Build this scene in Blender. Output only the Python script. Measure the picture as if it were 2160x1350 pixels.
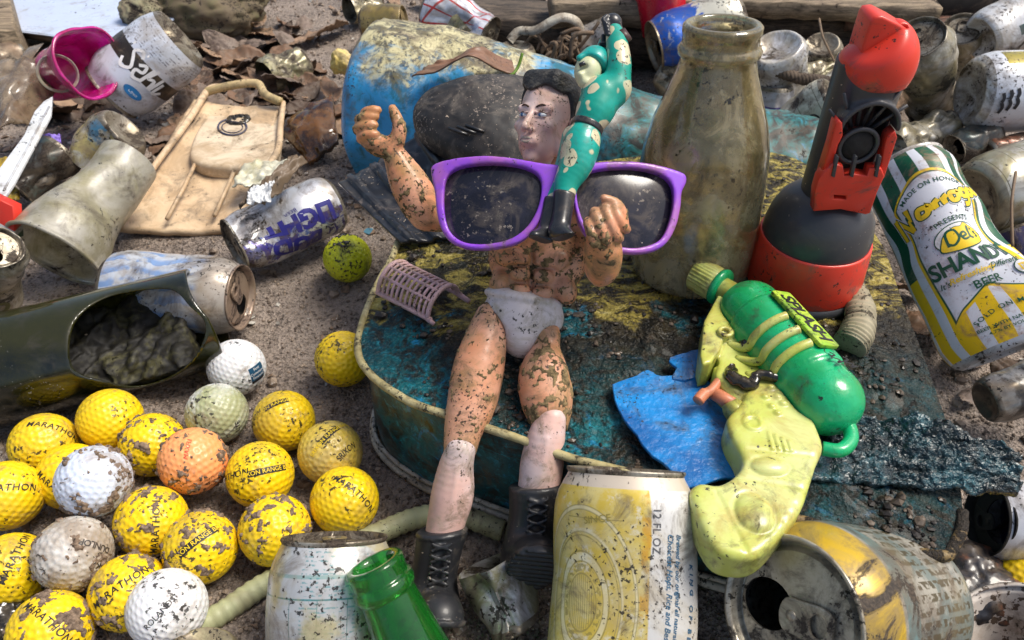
import bpy, bmesh, math, random
import numpy as np
from mathutils import Vector, Matrix, noise
for o in list(bpy.data.objects): bpy.data.objects.remove(o)
SC = bpy.context.scene
COL = SC.collection
# ---------------------------------------------------------------- camera (1 unit = 1 decimetre)
SC.unit_settings.system = 'METRIC'; SC.unit_settings.scale_length = 0.1
FPX, CX, CY, CAMZ, PITCH = 1560.0, 1080.0, 675.0, 4.2, math.radians(42)
CP, SP = math.cos(PITCH), math.sin(PITCH)
cam_d = bpy.data.cameras.new('camera'); cam = bpy.data.objects.new('camera', cam_d); COL.objects.link(cam)
cam_d.sensor_width = 36; cam_d.lens = 36 * FPX / 2160; cam_d.clip_start = .05; cam_d.clip_end = 500
cam.location = (0, 0, CAMZ); cam.rotation_euler = (math.pi/2 - PITCH, 0, 0)
cam_d.dof.use_dof = True; cam_d.dof.focus_distance = 4.4; cam_d.dof.aperture_fstop = 2.0
SC.camera = cam
SC.render.resolution_x, SC.render.resolution_y = 1024, 640
# ---------------------------------------------------------------- light
SUN_EL, SUN_AZ = math.radians(60), math.radians(80)      # azimuth measured from +Y (away from camera) towards +X
wd = bpy.data.worlds.new('World'); SC.world = wd; wd.use_nodes = True
nt = wd.node_tree; sky = nt.nodes.new('ShaderNodeTexSky'); sky.sky_type = 'NISHITA'; sky.sun_disc = False
sky.sun_elevation = SUN_EL; sky.sun_rotation = SUN_AZ; sky.dust_density = 4; sky.air_density = 1.0; sky.ozone_density = .6
bg = nt.nodes['Background']; bg.inputs['Strength'].default_value = 0.12
nt.links.new(sky.outputs[0], bg.inputs[0])
sd = bpy.data.lights.new('sun', 'SUN'); sun = bpy.data.objects.new('sun', sd); COL.objects.link(sun)
sd.energy = 2.9; sd.angle = math.radians(24); sd.color = (1, .95, .86)
sdir = Vector((math.sin(SUN_AZ)*math.cos(SUN_EL), math.cos(SUN_AZ)*math.cos(SUN_EL), math.sin(SUN_EL)))
sun.rotation_euler = sdir.to_track_quat('Z', 'Y').to_euler(); sun.location = sdir*20
SC.view_settings.view_transform = 'Standard'; SC.view_settings.look = 'None'; SC.view_settings.gamma = 1
SC.view_settings.exposure = 0.32
# ---------------------------------------------------------------- pixels of the photograph to points in the place
CAM = Vector((0, 0, CAMZ))
RIGHT, UP, BACK = Vector((1, 0, 0)), Vector((0, SP, CP)), Vector((0, -CP, SP))
def ray(px, py):
    return -BACK + RIGHT*((px-CX)/FPX) - UP*((py-CY)/FPX)
def W(px, py, d): return CAM + ray(px, py)*d
def G(px, py, z=0.0):
    r = ray(px, py); return CAM + r*((z-CAMZ)/r.z)
def DG(px, py, z=0.0):
    return (z-CAMZ)/ray(px, py).z
def sz(px, d): return px*d/FPX
# ---------------------------------------------------------------- objects
def tag(o, label=None, cat=None, group=None, kind=None):
    if label: o['label'] = label
    if cat: o['category'] = cat
    if group: o['group'] = group
    if kind: o['kind'] = kind
    return o
def thing(name, label, cat, loc=(0, 0, 0), group=None, M=None):
    o = bpy.data.objects.new(name, None); COL.objects.link(o); o.empty_display_size = .1
    if M is not None: o.matrix_basis = M
    else: o.location = loc
    return tag(o, label, cat, group)
def world_of(o):
    M = Matrix.Identity(4)
    while o is not None: M = o.matrix_basis @ M; o = o.parent
    return M
def obj(name, VF, m, parent=None, smooth=True, local=False, uv=None, base=None):
    V, F = VF[0], VF[1]
    if uv is None and len(VF) > 2: uv = VF[2]
    V = np.asarray(V, dtype=np.float64).reshape(-1, 3)
    o = bpy.data.objects.new(name, None) if False else None
    loc = None
    if not local:
        if parent is not None:
            Mi = np.array(world_of(parent).inverted()); V = V @ Mi[:3, :3].T + Mi[:3, 3]
        else:
            loc = Vector(base) if base is not None else Vector((V[:, 0].mean(), V[:, 1].mean(), V[:, 2].min()))
            V = V - np.array(loc)
    me = bpy.data.meshes.new(name)
    me.from_pydata(V.tolist(), [], [list(map(int, f)) for f in F])
    if uv is not None:
        lay = me.uv_layers.new(name='UVMap'); vi = np.zeros(len(me.loops), dtype=np.int32); me.loops.foreach_get('vertex_index', vi)
        lay.data.foreach_set('uv', np.asarray(uv, dtype=np.float32)[vi].ravel())
    if smooth: me.polygons.foreach_set('use_smooth', np.ones(len(me.polygons), dtype=bool))
    if m: me.materials.append(m)
    me.update()
    o = bpy.data.objects.new(name, me); COL.objects.link(o)
    if parent is not None: o.parent = parent
    if loc is not None: o.location = loc
    return o
def join(*vfs):
    Vs, Fs, n = [], [], 0
    for vf in vfs:
        V = np.asarray(vf[0], float).reshape(-1, 3); Vs.append(V)
        Fs += [[i+n for i in f] for f in vf[1]]; n += len(V)
    return np.vstack(Vs), Fs
def xf(VF, M):
    A = np.array(M); V = np.asarray(VF[0], float); return (V @ A[:3, :3].T + A[:3, 3],) + tuple(VF[1:])
def frame(o, x, y, z):
    M = Matrix.Identity(4)
    for i, a in enumerate((x, y, z)):
        for j in range(3): M[j][i] = a[j]
    for j in range(3): M[j][3] = o[j]
    return M
# ---------------------------------------------------------------- shape builders
def lathe(prof, n=64, full=True):
    """profile of (r, z); returns verts, faces, uv (u round, v along); seam at the back (-X)"""
    prof = np.array(prof, float); m = len(prof)
    L = np.r_[0, np.cumsum(np.hypot(*np.diff(prof, axis=0).T))]; L /= L[-1]
    th = np.linspace(-math.pi, math.pi, n+1)
    V = np.zeros((m, n+1, 3)); V[..., 0] = prof[:, None, 0]*np.cos(th); V[..., 1] = prof[:, None, 0]*np.sin(th); V[..., 2] = prof[:, None, 1]
    uv = np.zeros((m, n+1, 2)); uv[..., 0] = np.linspace(0, 1, n+1)[None]; uv[..., 1] = L[:, None]
    F = []
    for i in range(m-1):
        a = i*(n+1)
        for j in range(n): F.append((a+j, a+j+1, a+n+1+j+1, a+n+1+j))
    return V.reshape(-1, 3), F, uv.reshape(-1, 2)
def tube(pts, rad, n=10, cap=True, closed=False):
    pts = [Vector(p) for p in pts]; k = len(pts)
    rad = [rad]*k if np.isscalar(rad) else list(rad)
    V, F = [], []; prev = None
    for i, p in enumerate(pts):
        t = (pts[(i+1) % k] - pts[i-1]) if closed else (pts[min(i+1, k-1)] - pts[max(i-1, 0)])
        t.normalize()
        if prev is None:
            a = Vector((0, 0, 1)) if abs(t.z) < .9 else Vector((1, 0, 0)); x = t.cross(a).normalized()
        else:
            x = (prev - t*prev.dot(t)).normalized()
        prev = x; y = t.cross(x)
        for j in range(n):
            a = 2*math.pi*j/n; V.append(p + (x*math.cos(a)+y*math.sin(a))*rad[i])
    for i in range(k if closed else k-1):
        a, b = i*n, ((i+1) % k)*n
        for j in range(n): F.append((a+j, a+(j+1) % n, b+(j+1) % n, b+j))
    if cap and not closed:
        F.append(tuple(range(n))[::-1]); F.append(tuple(range((k-1)*n, k*n)))
    return np.array([tuple(v) for v in V]), F
def smooth_path(pts, n=8, closed=False):
    pts = [Vector(p) for p in pts]; out = []; k = len(pts)
    for i in range(k if closed else k-1):
        g = (lambda q: pts[q % k]) if closed else (lambda q: pts[max(0, min(k-1, q))])
        p0, p1, p2, p3 = g(i-1), g(i), g(i+1), g(i+2)
        for s in range(n):
            t = s/n
            out.append(.5*((2*p1)+(p2-p0)*t+(2*p0-5*p1+4*p2-p3)*t*t+(3*p1-p0-3*p2+p3)*t**3))
    if not closed: out.append(pts[-1])
    return out
def sp2(pts, n=6, closed=True):
    return np.array([(p.x, p.y) for p in smooth_path([(a, b, 0) for a, b in pts], n, closed)])
def patch(c00, c10, c11, c01, nu=24, nv=24, fn=None, thick=.02):
    """thin bent sheet with real thickness between four corners; fn(u, v) gives an offset along the normal"""
    A = [np.array(c) for c in (c00, c10, c11, c01)]
    nrm = np.cross(A[1]-A[0], A[3]-A[0]); nrm /= np.linalg.norm(nrm)
    V = []; 
    for s in (0, 1):
        for i in range(nu+1):
            for j in range(nv+1):
                u, v = i/nu, j/nv
                p = A[0]*(1-u)*(1-v)+A[1]*u*(1-v)+A[2]*u*v+A[3]*(1-u)*v
                e = fn(u, v) if fn else 0
                if not np.isscalar(e): p = p + A_off(e, A, nrm); e = 0
                V.append(p + nrm*(e - s*thick))
    F = []; n1 = nv+1; off = (nu+1)*n1
    for i in range(nu):
        for j in range(nv):
            a = i*n1+j; F.append((a, a+n1, a+n1+1, a+1)); F.append((off+a, off+a+1, off+a+n1+1, off+a+n1))
    for i in range(nu):
        a = i*n1; F.append((a, off+a, off+a+n1, a+n1)); a = i*n1+nv; F.append((a, a+n1, off+a+n1, off+a))
    for j in range(nv):
        a = j; F.append((a, a+1, off+a+1, off+a)); a = nu*n1+j; F.append((a, off+a, off+a+1, a+1))
    uv = [(i/nu, j/nv) for s in (0, 1) for i in range(nu+1) for j in range(nv+1)]
    return np.array(V), F, np.array(uv)
def A_off(e, A, nrm):
    ux = A[1]-A[0]; vy = A[3]-A[0]
    return ux*e[0] + vy*e[1] + nrm*e[2]
def fbm(p, s=1.0, o=4, seed=0):
    return noise.fractal(Vector((p[0]*s+seed*7.3, p[1]*s-seed*3.1, p[2]*s+seed*1.7)), .6, 2.1, o)
def ico(sub=2, r=1.0):
    bm = bmesh.new(); bmesh.ops.create_icosphere(bm, subdivisions=sub, radius=r)
    V = np.array([tuple(v.co) for v in bm.verts]); F = [[v.index for v in f.verts] for f in bm.faces]; bm.free(); return V, F
def prism(poly, z0, z1, bev=0.0, holes=(), seg=2):
    """plate with rounded edges from a 2-D outline (and holes)"""
    bm = bmesh.new(); eds = []
    for lp in [poly]+list(holes):
        vs = [bm.verts.new((p[0], p[1], z0)) for p in lp]
        eds += [bm.edges.new((vs[i], vs[(i+1) % len(vs)])) for i in range(len(vs))]
    bmesh.ops.triangle_fill(bm, use_beauty=True, use_dissolve=False, edges=eds)
    r = bmesh.ops.extrude_face_region(bm, geom=bm.faces[:])
    bmesh.ops.translate(bm, verts=[g for g in r['geom'] if isinstance(g, bmesh.types.BMVert)], vec=(0, 0, z1-z0))
    bmesh.ops.recalc_face_normals(bm, faces=bm.faces[:])
    if bev > 0:
        es = [e for e in bm.edges if len(e.link_faces) == 2 and e.calc_face_angle(0) > .9 and abs(e.verts[0].co.z-e.verts[1].co.z) < 1e-6]
        bmesh.ops.bevel(bm, geom=es, offset=bev, segments=seg, affect='EDGES', profile=.6)
    bm.verts.index_update()
    V = np.array([tuple(v.co) for v in bm.verts]); F = [[v.index for v in f.verts] for f in bm.faces]; bm.free(); return V, F
def normals(V, F):
    me = bpy.data.meshes.new('t'); me.from_pydata(np.asarray(V).tolist(), [], [list(map(int, f)) for f in F]); me.update()
    N = np.zeros(len(V)*3); me.vertices.foreach_get('normal', N); bpy.data.meshes.remove(me); return N.reshape(-1, 3)
def crust(VF, thr=.12, s=4.0, h=.03, seed=1, grain=30, mask=None):
    """mud caked on a surface: raised clumps where noise is high"""
    V = np.asarray(VF[0], float); F = VF[1]; N = normals(V, F)
    n = np.array([fbm(p, s, 4, seed) for p in V])
    if mask is not None: n = n + mask(V)
    g = np.array([noise.noise(Vector(p)*grain) for p in V])
    t = np.clip((n-thr)/.2, 0, 1)
    off = np.where(n > thr, h*(t**.6)*(.7+.9*g)+.001, -.01)
    keep = [f for f in F if any(n[i] > thr for i in f)]
    if not keep: return None
    used = sorted({i for f in keep for i in f}); mp = {a: b for b, a in enumerate(used)}
    V2 = V[used] + N[used]*off[used][:, None]
    return V2, [[mp[i] for i in f] for f in keep]
# ---- implicit surfaces
def surf(fn, lo, hi, vox):
    lo = np.array(lo, float); hi = np.array(hi, float); n = np.maximum(4, np.ceil((hi-lo)/vox).astype(int)+1)
    ax = [lo[i]+vox*np.arange(n[i]) for i in range(3)]
    P = np.stack(np.meshgrid(*ax, indexing='ij'), -1).reshape(-1, 3).astype(np.float32)
    cs = 5; cn = (n+cs-1)//cs; off = vox*(cs-1)/2
    Pc = np.stack(np.meshgrid(*[lo[i]+vox*cs*np.arange(cn[i])+off for i in range(3)], indexing='ij'), -1).reshape(-1, 3).astype(np.float32)
    Dc = np.concatenate([fn(Pc[i:i+200000]) for i in range(0, len(Pc), 200000)]).reshape(cn)
    near = np.abs(Dc) < vox*cs*2.2
    up_ = lambda a: np.repeat(np.repeat(np.repeat(a, cs, 0), cs, 1), cs, 2)[:n[0], :n[1], :n[2]]
    D = up_(Dc).astype(np.float64).ravel(); m = np.flatnonzero(up_(near).ravel())
    for i in range(0, len(m), 300000): D[m[i:i+300000]] = fn(P[m[i:i+300000]])
    D = D.reshape(n)
    ins = D < 0
    c = np.zeros(n-1, int)
    for dx in (0, 1):
        for dy in (0, 1):
            for dz in (0, 1): c += ins[dx:n[0]-1+dx, dy:n[1]-1+dy, dz:n[2]-1+dz]
    act = (c > 0) & (c < 8); idx = -np.ones(n-1, int); cells = np.argwhere(act); idx[act] = np.arange(len(cells))
    acc = np.zeros((len(cells), 3)); cnt = np.zeros(len(cells))
    for a in range(3):
        b, cc = [i for i in range(3) if i != a]
        for ob in (0, 1):
            for oc in (0, 1):
                o0 = np.zeros(3, int); o0[b] = ob; o0[cc] = oc; o1 = o0.copy(); o1[a] = 1
                q0 = cells+o0; q1 = cells+o1
                d0 = D[tuple(q0.T)]; d1 = D[tuple(q1.T)]; x = (d0 < 0) != (d1 < 0)
                t = np.where(x, d0/np.where(x, d0-d1, 1), 0)
                p = q0.astype(float); p[:, a] += t
                acc[x] += p[x]; cnt[x] += 1
    V = lo + vox*acc/cnt[:, None]; F = []
    for a in range(3):
        b, cc = (a+1) % 3, (a+2) % 3
        s0 = [slice(None)]*3; s1 = [slice(None)]*3; s0[a] = slice(0, -1); s1[a] = slice(1, None)
        x = ins[tuple(s0)] != ins[tuple(s1)]
        e = np.argwhere(x); e = e[(e[:, b] > 0) & (e[:, cc] > 0) & (e[:, b] < n[b]-1) & (e[:, cc] < n[cc]-1)]
        if not len(e): continue
        q = []
        for ob, oc in ((1, 1), (0, 1), (0, 0), (1, 0)):
            k = e.copy(); k[:, b] -= ob; k[:, cc] -= oc; q.append(idx[tuple(k.T)])
        q = np.stack(q, 1); fl = ins[tuple(e.T)]
        q[~fl] = q[~fl][:, ::-1]; F.append(q)
    F = np.vstack(F)
    return V, F.tolist()
def A3(v): return np.array(v, dtype=np.float32)
def d_ell(P, c, r, R=None):
    q = P-A3(c)
    if R is not None: q = q @ np.array(R, dtype=np.float32)
    r = A3(r); k0 = np.linalg.norm(q/r, axis=1); k1 = np.linalg.norm(q/(r*r), axis=1)+1e-9
    return k0*(k0-1)/k1
def d_cone(P, a, b, ra, rb):
    a = A3(a); b = A3(b); ba = b-a; q = P-a; h = np.clip(q@ba/(ba@ba), 0, 1)
    return np.linalg.norm(q-h[:, None]*ba, axis=1)-(ra+(rb-ra)*h)
def d_box(P, c, hf, R=None, rd=0.0):
    q = P-A3(c)
    if R is not None: q = q @ np.array(R, dtype=np.float32)
    q = np.abs(q)-(A3(hf)-rd); return np.linalg.norm(np.maximum(q, 0), axis=1)+np.minimum(q.max(1), 0)-rd
def d_poly2(Q, poly):
    poly = np.asarray(poly, dtype=np.float32); n = len(poly)
    d = np.full(len(Q), 1e9, np.float32); s = np.ones(len(Q), np.float32)
    for i in range(n):
        a = poly[i]; b = poly[i-1]; e = b-a; w = Q-a; h = np.clip(w@e/(e@e+1e-12), 0, 1)
        d = np.minimum(d, ((w-h[:, None]*e)**2).sum(1))
        c1 = Q[:, 1] >= a[1]; c2 = Q[:, 1] < b[1]; c3 = e[0]*w[:, 1] > e[1]*w[:, 0]
        fl = (c1 & c2 & c3) | (~c1 & ~c2 & ~c3); s[fl] *= -1
    return s*np.sqrt(d)
def d_ext(P, poly, z0, z1, rd=0.0):
    d = d_poly2(P[:, :2], poly)+rd; w = np.abs(P[:, 2]-(z0+z1)/2)-(z1-z0)/2+rd
    return np.minimum(np.maximum(d, w), 0)+np.hypot(np.maximum(d, 0), np.maximum(w, 0))-rd
def smin(a, b, k):
    h = np.clip(.5+.5*(b-a)/k, 0, 1); return b*(1-h)+a*h-k*h*(1-h)
def smax(a, b, k): return -smin(-a, -b, k)
# ---- lettering
_tc = {}
def text2d(s, size=.1, shear=0.0, bold=0.0, space=1.0, align='CENTER', res=3):
    cu = bpy.data.curves.new('t', 'FONT'); cu.body = s; cu.size = size; cu.shear = shear; cu.offset = bold; cu.space_character = space
    cu.align_x = align; cu.align_y = 'CENTER'; cu.resolution_u = res
    o = bpy.data.objects.new('t', cu); COL.objects.link(o); dg = bpy.context.evaluated_depsgraph_get(); dg.update()
    me = bpy.data.meshes.new_from_object(o.evaluated_get(dg))
    bm = bmesh.new(); bm.from_mesh(me); bmesh.ops.triangulate(bm, faces=bm.faces[:])
    long = [e for e in bm.edges if e.calc_length() > size*.35]
    if long: bmesh.ops.subdivide_edges(bm, edges=long, cuts=2)
    bmesh.ops.triangulate(bm, faces=bm.faces[:]); bm.verts.index_update()
    V = np.array([tuple(v.co) for v in bm.verts]).reshape(-1, 3); F = [[v.index for v in f.verts] for f in bm.faces]; bm.free()
    bpy.data.objects.remove(o); bpy.data.meshes.remove(me); return V, F
def rot2(VF, a, dx=0, dy=0):
    V = np.array(VF[0]); c, s = math.cos(a), math.sin(a)
    return np.c_[V[:, 0]*c-V[:, 1]*s+dx, V[:, 0]*s+V[:, 1]*c+dy, V[:, 2]], VF[1]
def grid2(w, h, nx=12, ny=3, dx=0, dy=0):
    V = [(-w/2+w*i/nx+dx, -h/2+h*j/ny+dy, 0) for i in range(nx+1) for j in range(ny+1)]
    F = [(i*(ny+1)+j, (i+1)*(ny+1)+j, (i+1)*(ny+1)+j+1, i*(ny+1)+j+1) for i in range(nx) for j in range(ny)]
    return np.array(V), F
def strokes2d(lines, w=.012, n=5):
    """hand-lettered strokes as flat ribbons"""
    out = []
    for ln in lines:
        p = sp2(ln, n, False) if len(ln) > 2 else np.array(ln, float)
        t = np.gradient(p, axis=0); t /= np.linalg.norm(t, axis=1)[:, None]+1e-9; nn = np.c_[-t[:, 1], t[:, 0]]
        V = np.c_[np.vstack([p+nn*w/2, p-nn*w/2]), np.zeros(2*len(p))]; k = len(p)
        out.append((V, [(k+i, k+i+1, i+1, i) for i in range(k-1)]))
    return join(*out)
def blob2d(cx, cy, rx, ry, n=24, rings=4, rot=0.0):
    V = [(cx, cy, 0)]; F = []
    for r in range(1, rings+1):
        for i in range(n):
            a = 2*math.pi*i/n; x, y = rx*r/rings*math.cos(a), ry*r/rings*math.sin(a)
            V.append((cx+x*math.cos(rot)-y*math.sin(rot), cy+x*math.sin(rot)+y*math.cos(rot), 0))
    for i in range(n): F.append((0, 1+i, 1+(i+1) % n))
    for r in range(rings-1):
        for i in range(n):
            a = 1+r*n+i; b = 1+r*n+(i+1) % n; F.append((a, a+n, b+n, b))
    return np.array(V), F
# ---------------------------------------------------------------- materials
class NB:
    def __init__(s, name):
        s.m = bpy.data.materials.new(name); s.m.use_nodes = True; s.t = s.m.node_tree; s.N = s.t.nodes; s.L = s.t.links
        s.bsdf = s.N['Principled BSDF']; s._c = None
    def set(s, i, v):
        if hasattr(v, 'is_output') or isinstance(v, bpy.types.NodeSocket): s.L.new(v, i)
        else:
            if isinstance(v, (tuple, list)) and len(v) == 3 and getattr(i, 'type', '') == 'RGBA': v = tuple(v)+(1,)
            i.default_value = v
    def node(s, t): return s.N.new(t)
    def coord(s):
        if s._c is None:
            tc = s.node('ShaderNodeTexCoord'); oi = s.node('ShaderNodeObjectInfo')
            a = s.node('ShaderNodeVectorMath'); a.operation = 'SCALE'; s.L.new(oi.outputs['Location'], a.inputs[0]); a.inputs['Scale'].default_value = 3.17
            b = s.node('ShaderNodeVectorMath'); b.operation = 'ADD'; s.L.new(tc.outputs['Object'], b.inputs[0]); s.L.new(a.outputs[0], b.inputs[1])
            s._c = b.outputs[0]; s.tc = tc
        return s._c
    def obj(s): s.coord(); return s.tc.outputs['Object']
    def uv(s):
        s.coord(); x = s.node('ShaderNodeSeparateXYZ'); s.L.new(s.tc.outputs['UV'], x.inputs[0]); return x.outputs[0], x.outputs[1]
    def xyz(s, v=None):
        x = s.node('ShaderNodeSeparateXYZ'); s.L.new(v if v is not None else s.obj(), x.inputs[0]); return x.outputs
    def scaled(s, v, sc):
        m = s.node('ShaderNodeMapping'); s.L.new(v, m.inputs[0]); m.inputs['Scale'].default_value = sc; return m.outputs[0]
    def noise(s, scale, detail=4, rough=.55, dist=0.0, vec=None, seed=0.0):
        n = s.node('ShaderNodeTexNoise'); v = vec if vec is not None else s.coord()
        if seed:
            a = s.node('ShaderNodeVectorMath'); a.operation = 'ADD'; s.L.new(v, a.inputs[0]); a.inputs[1].default_value = (seed, seed*1.7, -seed); v = a.outputs[0]
        s.L.new(v, n.inputs['Vector']); n.inputs['Scale'].default_value = scale; n.inputs['Detail'].default_value = detail
        n.inputs['Roughness'].default_value = rough; n.inputs['Distortion'].default_value = dist; return n.outputs[0]
    def vor(s, scale, feat='F1', out='Distance', vec=None, rand=1.0):
        n = s.node('ShaderNodeTexVoronoi'); n.feature = feat; s.L.new(vec if vec is not None else s.coord(), n.inputs['Vector']); n.inputs['Scale'].default_value = scale
        n.inputs['Randomness'].default_value = rand
        return n.outputs[out]
    def step(s, f, lo, hi, a=0.0, b=1.0):
        n = s.node('ShaderNodeMapRange'); n.interpolation_type = 'SMOOTHSTEP'; s.set(n.inputs[0], f)
        for i, v in zip((1, 2, 3, 4), (lo, hi, a, b)): s.set(n.inputs[i], v)
        return n.outputs[0]
    def math(s, op, a, b=0.0, c=None):
        n = s.node('ShaderNodeMath'); n.operation = op; s.set(n.inputs[0], a); s.set(n.inputs[1], b)
        if c is not None: s.set(n.inputs[2], c)
        return n.outputs[0]
    def mix(s, f, a, b, mode='MIX'):
        n = s.node('ShaderNodeMix'); n.data_type = 'RGBA'; n.blend_type = mode; s.set(n.inputs[0], f); s.set(n.inputs[6], a); s.set(n.inputs[7], b); return n.outputs[2]
    def fmix(s, f, a, b):
        n = s.node('ShaderNodeMix'); n.data_type = 'FLOAT'; s.set(n.inputs[0], f); s.set(n.inputs[2], a); s.set(n.inputs[3], b); return n.outputs[0]
    def bump(s, h, strength=.5, dist=.02, prev=None):
        n = s.node('ShaderNodeBump'); s.set(n.inputs['Strength'], strength); n.inputs['Distance'].default_value = dist; s.L.new(h, n.inputs['Height'])
        if prev is not None: s.L.new(prev, n.inputs['Normal'])
        return n.outputs[0]
    def band(s, v, lo, hi, e=.002):
        return s.math('MULTIPLY', s.step(v, lo-e, lo+e), s.step(v, hi+e, hi-e))
MUD = (.050, .036, .024); SAND = (.215, .158, .115); OLIVE = (.17, .15, .045); BLACK = (.012, .012, .012)
def grimy(name, base, rough=.35, metal=0.0, mud=.3, mudcol=MUD, mudscale=4.0, film=.3, filmcol=SAND, filmscale=2.5, speck=.4, speckscale=26,
          speckcol=(.02, .016, .012), sand=.0, bump=.5, bdist=.02, trans=0.0, coat=0.0, ior=1.45, sss=0.0, mudrough=.75, wob=0.0, wobscale=5, fine=60, spec=.5, alpha=None):
    b = NB(name); p = b.bsdf
    col = base(b) if callable(base) else base
    if film > 0:
        f = b.noise(filmscale, 9, .72, .8, seed=3.1); ff = b.step(f, .56-.30*film, .76-.25*film, 0, min(1, .40+film*.65))
        col = b.mix(ff, col, filmcol)
    # broken dirt between scales
    m1 = b.noise(mudscale, 12, .74, .6); mthr = .70-.36*mud
    mm = b.step(m1, mthr, mthr+.045)
    col = b.mix(b.step(m1, mthr-.13, mthr+.01, 0, .62), col, tuple(c*2.4+.012 for c in mudcol))
    m2 = b.noise(fine, 3, .6)
    mcol = b.mix(b.step(m2, .35, .7), tuple(c*.55 for c in mudcol), tuple(min(1, c*1.7) for c in mudcol))
    h = b.math('MULTIPLY', mm, b.math('ADD', .6, m2))
    if speck > 0:
        s1 = b.noise(speckscale*1.9, 4, .62, seed=11.3); reg = b.noise(mudscale*.7, 3, .5, seed=5.7)
        thr = b.step(reg, .40, .64, .80-.12*speck, .665-.15*speck)
        sm = b.math('MULTIPLY', b.step(b.math('SUBTRACT', s1, thr), 0, .03), .92)
        col = b.mix(sm, col, speckcol); h = b.math('ADD', h, b.math('MULTIPLY', sm, .35))
    col = b.mix(mm, col, mcol)
    if sand > 0:
        s2 = b.noise(fine*.75, 2, .5, seed=21.); sm2 = b.step(s2, .80-.2*sand, .84-.2*sand)
        col = b.mix(sm2, col, (.42, .34, .26)); h = b.math('ADD', h, b.math('MULTIPLY', sm2, .6))
    r2 = b.noise(6, 5, .6, seed=8.)
    rr = b.fmix(b.math('MAXIMUM', mm, 0), b.math('ADD', rough-.12, b.math('MULTIPLY', r2, .24+rough*.2)), mudrough)
    b.set(p.inputs['Base Color'], col); b.set(p.inputs['Roughness'], rr)
    if metal: b.set(p.inputs['Metallic'], b.fmix(mm, metal, 0.0))
    if trans: b.set(p.inputs['Transmission Weight'], b.fmix(b.math('MAXIMUM', mm, ff if film > 0 else 0.0), trans, 0.0))
    p.inputs['IOR'].default_value = ior; p.inputs['Coat Weight'].default_value = coat; p.inputs['Coat Roughness'].default_value = .12
    p.inputs['Specular IOR Level'].default_value = spec
    if sss: p.inputs['Subsurface Weight'].default_value = sss; p.inputs['Subsurface Radius'].default_value = (.05, .025, .015); p.inputs['Subsurface Scale'].default_value = .5
    nrm = None
    if wob: nrm = b.bump(b.noise(wobscale, 3, .5, seed=2.), wob, .08)
    nrm = b.bump(h, bump, bdist, nrm)
    b.set(p.inputs['Normal'], nrm)
    if alpha is not None: p.inputs['Alpha'].default_value = alpha
    return b.m
def plain(name, col, rough=.5, metal=0, **k):
    return grimy(name, col, rough, metal, **{**dict(mud=.12, film=.15, speck=.25), **k})
M_mud = grimy('mud', lambda b: b.mix(b.step(b.noise(34, 4, .7), .35, .68), (.055, .038, .027), (.24, .175, .125)), .7, mud=0, film=0, speck=.2, sand=.35, bump=.9, fine=34)
M_wetmud = grimy('wet_mud', lambda b: b.mix(b.step(b.noise(9, 6, .7), .4, .65), (.012, .010, .007), (.05, .037, .018)), .16, mud=0, film=0, speck=.1, sand=.12, bump=.9, bdist=.03, fine=22, coat=.5)
M_black = plain('black_ink', (.012, .012, .014), .45, mud=.1, film=.1, speck=0)
M_alu = grimy('bare_aluminium', (.55, .54, .50), .32, .85, mud=.38, film=.4, speck=.6, mudcol=(.045, .036, .024))
M_alu_dirty = grimy('stained_aluminium', (.42, .39, .32), .4, .6, mud=.52, film=.55, filmcol=(.20, .165, .10), speck=.7)
M_dark = plain('dark_inside', (.01, .009, .008), .8, film=0, speck=0)
# ---------------------------------------------------------------- the ground
random.seed(4)
def ground_h(x, y):
    p = (x, y, 0)
    return .09*fbm(p, .55, 3, 1)+.035*fbm(p, 2.4, 3, 2)+.012*noise.noise(Vector((x*9, y*9, 3)))
def make_ground():
    xs = np.r_[-400, -120, -40, np.linspace(-14, -4.6, 30), np.linspace(-4.4, 4.4, 230), np.linspace(4.6, 14, 30), 40, 120, 400]
    ys = np.r_[-300, -60, -10, np.linspace(-1, 1.2, 10), np.linspace(1.3, 8.5, 210), np.linspace(8.7, 22, 60), 40, 120, 400]
    nx, ny = len(xs), len(ys)
    V = [(x, y, ground_h(x, y) if abs(x) < 30 and abs(y) < 30 else 0) for x in xs for y in ys]
    F = [(i*ny+j, (i+1)*ny+j, (i+1)*ny+j+1, i*ny+j+1) for i in range(nx-1) for j in range(ny-1)]
    return V, F
b = NB('sandy_soil'); P = b.bsdf
n1 = b.noise(1.3, 6, .6); n2 = b.noise(24, 5, .7); n3 = b.noise(70, 2, .6)
c = b.mix(b.step(n1, .38, .64), (.15, .115, .092), (.37, .30, .25))
c = b.mix(b.step(n2, .40, .62, 0, .75), c, (.42, .345, .29)); c = b.mix(b.step(n2, .50, .34, 0, .85), c, (.045, .033, .026))
c = b.mix(b.step(b.vor(38, 'F1', 'Color'), .45, .55, 0, .35), c, (.36, .29, .23))
b.set(P.inputs['Base Color'], c); b.set(P.inputs['Roughness'], b.step(n1, .3, .6, .55, .9))
nn = b.bump(n2, .9, .05); b.set(P.inputs['Normal'], b.bump(b.vor(45), .8, .025, nn))
g = obj('ground', make_ground(), b.m, base=(0, 0, 0)); tag(g, kind='structure')
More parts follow.
